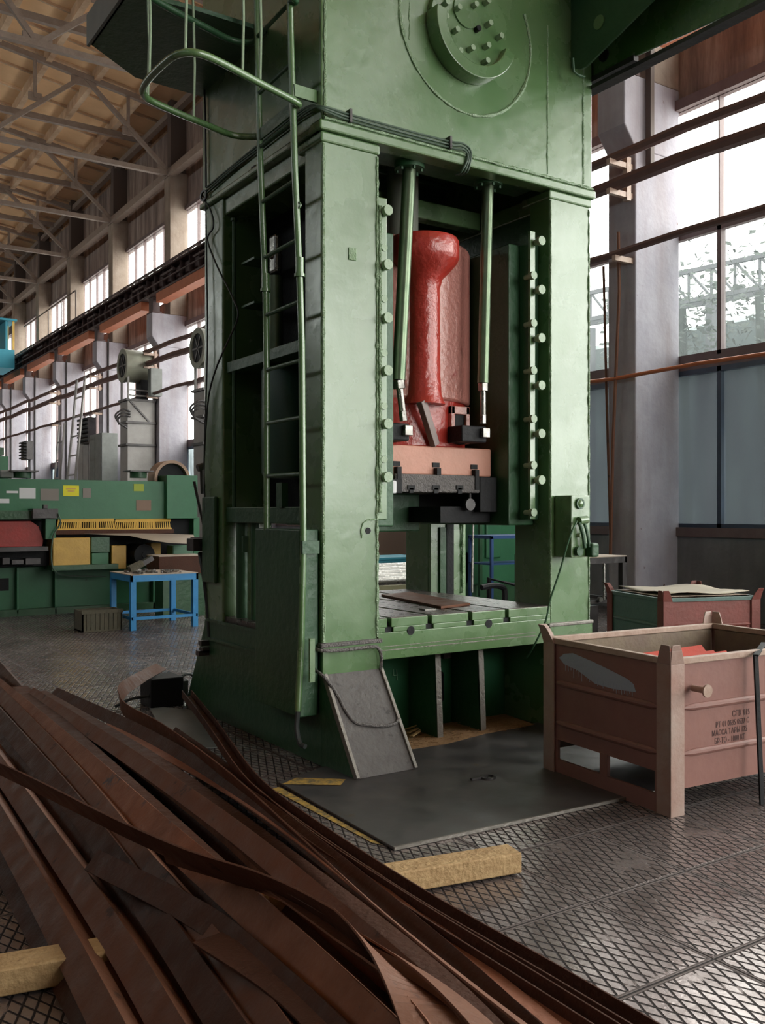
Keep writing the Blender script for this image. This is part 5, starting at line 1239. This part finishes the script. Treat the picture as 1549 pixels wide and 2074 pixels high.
# cabinets and gear along the wall at the far left
for (x0, y0, x1, y1, X, dep, m, lb) in ((181, 882, 206, 1010, 10.6, .6, CABGREY, 'grey metal cabinet standing by the window wall'), (158, 900, 180, 1010, 10.9, .5, DUCT, 'paler grey cabinet left of the grey metal cabinet')):
    a, b = P(x0, y0, X=X), P(x1, y0, X=X)
    t = thing('metal_cabinet', lb, 'cabinet', (X + dep / 2, (a.y + b.y) / 2, 0))
    MB().box(X, X + dep, b.y, a.y, 0, a.z).build('body', m, t, bevel=.01); yy = (a.y + b.y) / 2
    MB().box(X - .02, X, b.y + .05, yy - .02, .1, a.z - .1).build('cabinet_door', m, t); MB().box(X - .02, X, yy + .02, a.y - .05, .1, a.z - .1).build('cabinet_door', m, t)
for (x0, y0, x1, y1, lb) in ((37, 897, 54, 930, 'ribbed dark resistor box on the fifth column back'), (165, 848, 178, 896, 'ribbed dark resistor box right of the pale column')):
    X = 10.7; a, b = P(x0, y0, X=X), P(x1, y1, X=X); t = thing('resistor_box', lb, 'electrical box', (X, (a.y + b.y) / 2, b.z))
    y_, yb_ = min(a.y, b.y), max(a.y, b.y)
    MB().box(X, X + .3, y_, y_ + 1.2, b.z, a.z).build('housing', DKSTEEL, t)
    for i in range(6): z = b.z + (a.z - b.z) * (i + .3) / 6; MB().box(X - .12, X, y_, y_ + 1.1, z, z + (a.z - b.z) * .07).build('cooling_fin', BLACK, t)
def ladder2(p0, p1, w, n, lb):
    t = thing('leaning_ladder', lb, 'ladder', (p0.x, p0.y, 0)); W = Vector((0, w, 0))
    MB().bar(p0, p1, .08, .06).build('stile', DUCT, t); MB().bar(p0 + W, p1 + W, .08, .06).build('stile', DUCT, t)
    for i in range(1, n): q = p0.lerp(p1, i / n); MB().bar(q, q + W, .05, .05).build('rung', DUCT, t)
a = P(122, 1000, X=9.6); a.z = 0; b = P(83, 800, X=10.35); b.y = a.y + .4
ladder2(a, b, -1.1, 9, 'long pale ladder leaning against a column behind the shear')
a = P(108, 1000, X=9.9); a.z = 0; b = P(128, 858, X=10.35); b.y = a.y
ladder2(a, b, .8, 7, 'shorter pale ladder leaning beside the long ladder')
for i, c in enumerate(COLY[6:11]):
    o = MB().tube([(11.2, c - .04, 0.1), (11.2, c - .04, 8.3)], .035, 6).build('cable_conduit', DKSTEEL)
    tag(o, 'thin dark conduit running up a window-wall column, %s of five going back' % ('nearest', 'second', 'third', 'fourth', 'farthest')[i], 'conduit')
# things seen through the press
bc = thing('blue_cabinet', 'blue cabinet glimpsed behind the press under the ram', 'cabinet', (12 - 1.2, 15.2, 0))
a, b = P(770, 990, Y=15), P(799, 1062, Y=15); MB().box(a.x, b.x, 15, 15.5, 0, a.z).build('body', BLUE, bc); MB().box(a.x + .02, b.x - .02, 14.985, 15, .1, a.z - .05).build('cabinet_door', BLUE, bc)
a, b = P(752, 1060, Y=13.5), P(822, 1130, Y=13.5); tag(MB().box(a.x, b.x, 13.5, 13.56, 0, a.z).build('rusty_screen', mat('screen_brown', (.15, .085, .06), .7)), 'upright brown sheet screen seen between the press columns', 'screen')
rc = thing('roller_conveyor', 'low roller conveyor with grey rollers behind the slotted bed', 'conveyor', P(790, 1180, Y=10.5) * 1)
rc.location.z = 0; ORG[rc.as_pointer()] = Vector(rc.location)
for i in range(5):
    q = P(745, 1150 + i * 7, Y=11.2 - i * .16); MB().cyl(q, q + Vector((1.0, 0, 0)), .06, 14).build('roller', STEEL, rc, smooth=True)
a = P(740, 1188, Y=10.4); MB().box(a.x, a.x + 1.1, 10.35, 10.45, 0.05, a.z).build('side_rail', mat('rail_olive', (.16, .15, .08), .6), rc)
MB().box(a.x, a.x + 1.1, 11.3, 11.4, 0.0, a.z + .2).build('side_rail', DKSTEEL, rc)
a = P(750, 1132, Y=12); tag(MB().box(a.x, a.x + 1.1, 12, 12.8, a.z - .02, a.z + .01).box(a.x, a.x + 1.1, 12.05, 12.7, 0, a.z - .02).build('sheet_stack', CABIN), 'stack of sheets on a teal stand behind the conveyor', 'sheet stack')
gm = thing('green_machine', 'dark green machine seen through the right side of the press opening', 'machine', (9.7, 11.0, 0))
pb('housing', 955, 960, 1065, 1180, 10.8, .9, GREENM, gm, .03); pb('top_cap', 1010, 1048, 1050, 1052, 10.75, .05, SHEET, gm); pb('door_panel', 985, 1060, 1015, 1130, 10.76, .04, GREENM, gm, .03)
MB().box(P(955, 0, Y=10.8).x, P(1065, 0, Y=10.8).x, 10.85, 11.6, 0, 1.0).build('base', GREEND, gm)
pb('column', 972, 985, 977, 1208, 10.7, .05, GREEND, gm, 0)
bs = table('blue_shelf_table', 'dark blue two-level steel rack behind the press', 'rack', P(995, 0, Y=9.6).x, P(995, 0, Y=9.6).x + .9, 9.6, 10.1, P(995, 1085, Y=9.6).z, BLUED, BLUED, .04, None, .03)
q = P(995, 1142, Y=9.6); MB().box(q.x, q.x + .9, 9.62, 10.1, q.z - .02, q.z).build('shelf', BLUED, bs)
m = MB(); m.tube(spline([P(975, 1190, Y=8.6), P(1000, 1186, Y=8.6), P(1018, 1190, Y=8.6), P(1022, 1200, Y=8.6), P(1022, 1222, Y=8.6), Vector((P(1022, 1222, Y=8.6).x, 8.6, 0))], 5), .035, 8); tag(m.build('black_pipe', BLACK, smooth=True), 'bent black pipe piece standing behind the press bed', 'pipe'); m = MB(); m.tube([Vector((P(990, 1172, Y=9.0).x, 9.0, 0)), P(990, 1172, Y=9.0), P(1050, 1186, Y=9.0), Vector((P(1050, 1186, Y=9.0).x, 9.0, 0))], .03, 8)
tag(m.build('black_bar', BLACK, smooth=True), 'straight black rail just above the bent pipe behind the press bed', 'bar')
# rear of the press seen under the ram: post details
for (x0, x1, m_) in ((905, 919, BLACK),): pb('rear_gap', x0, 1052, x1, 1206, 6.63, .02, m_, press, 0)
pb('rear_rail', 872, 1052, 888, 1206, 6.60, .03, GREEN, press)
pb('rear_rail', 891, 1068, 904, 1206, 6.58, .05, GREEND, press)
w = MB(); weld(w, P(937, 1060, Y=6.63), P(937, 1200, Y=6.63), .012, 31); w.build('weld_bead', WELD, press, smooth=True)
MB().cyl(P(958, 1060, Y=7.05), P(956, 1200, Y=7.05), .012, 8).build('rear_pipe', STEEL, press, smooth=True)
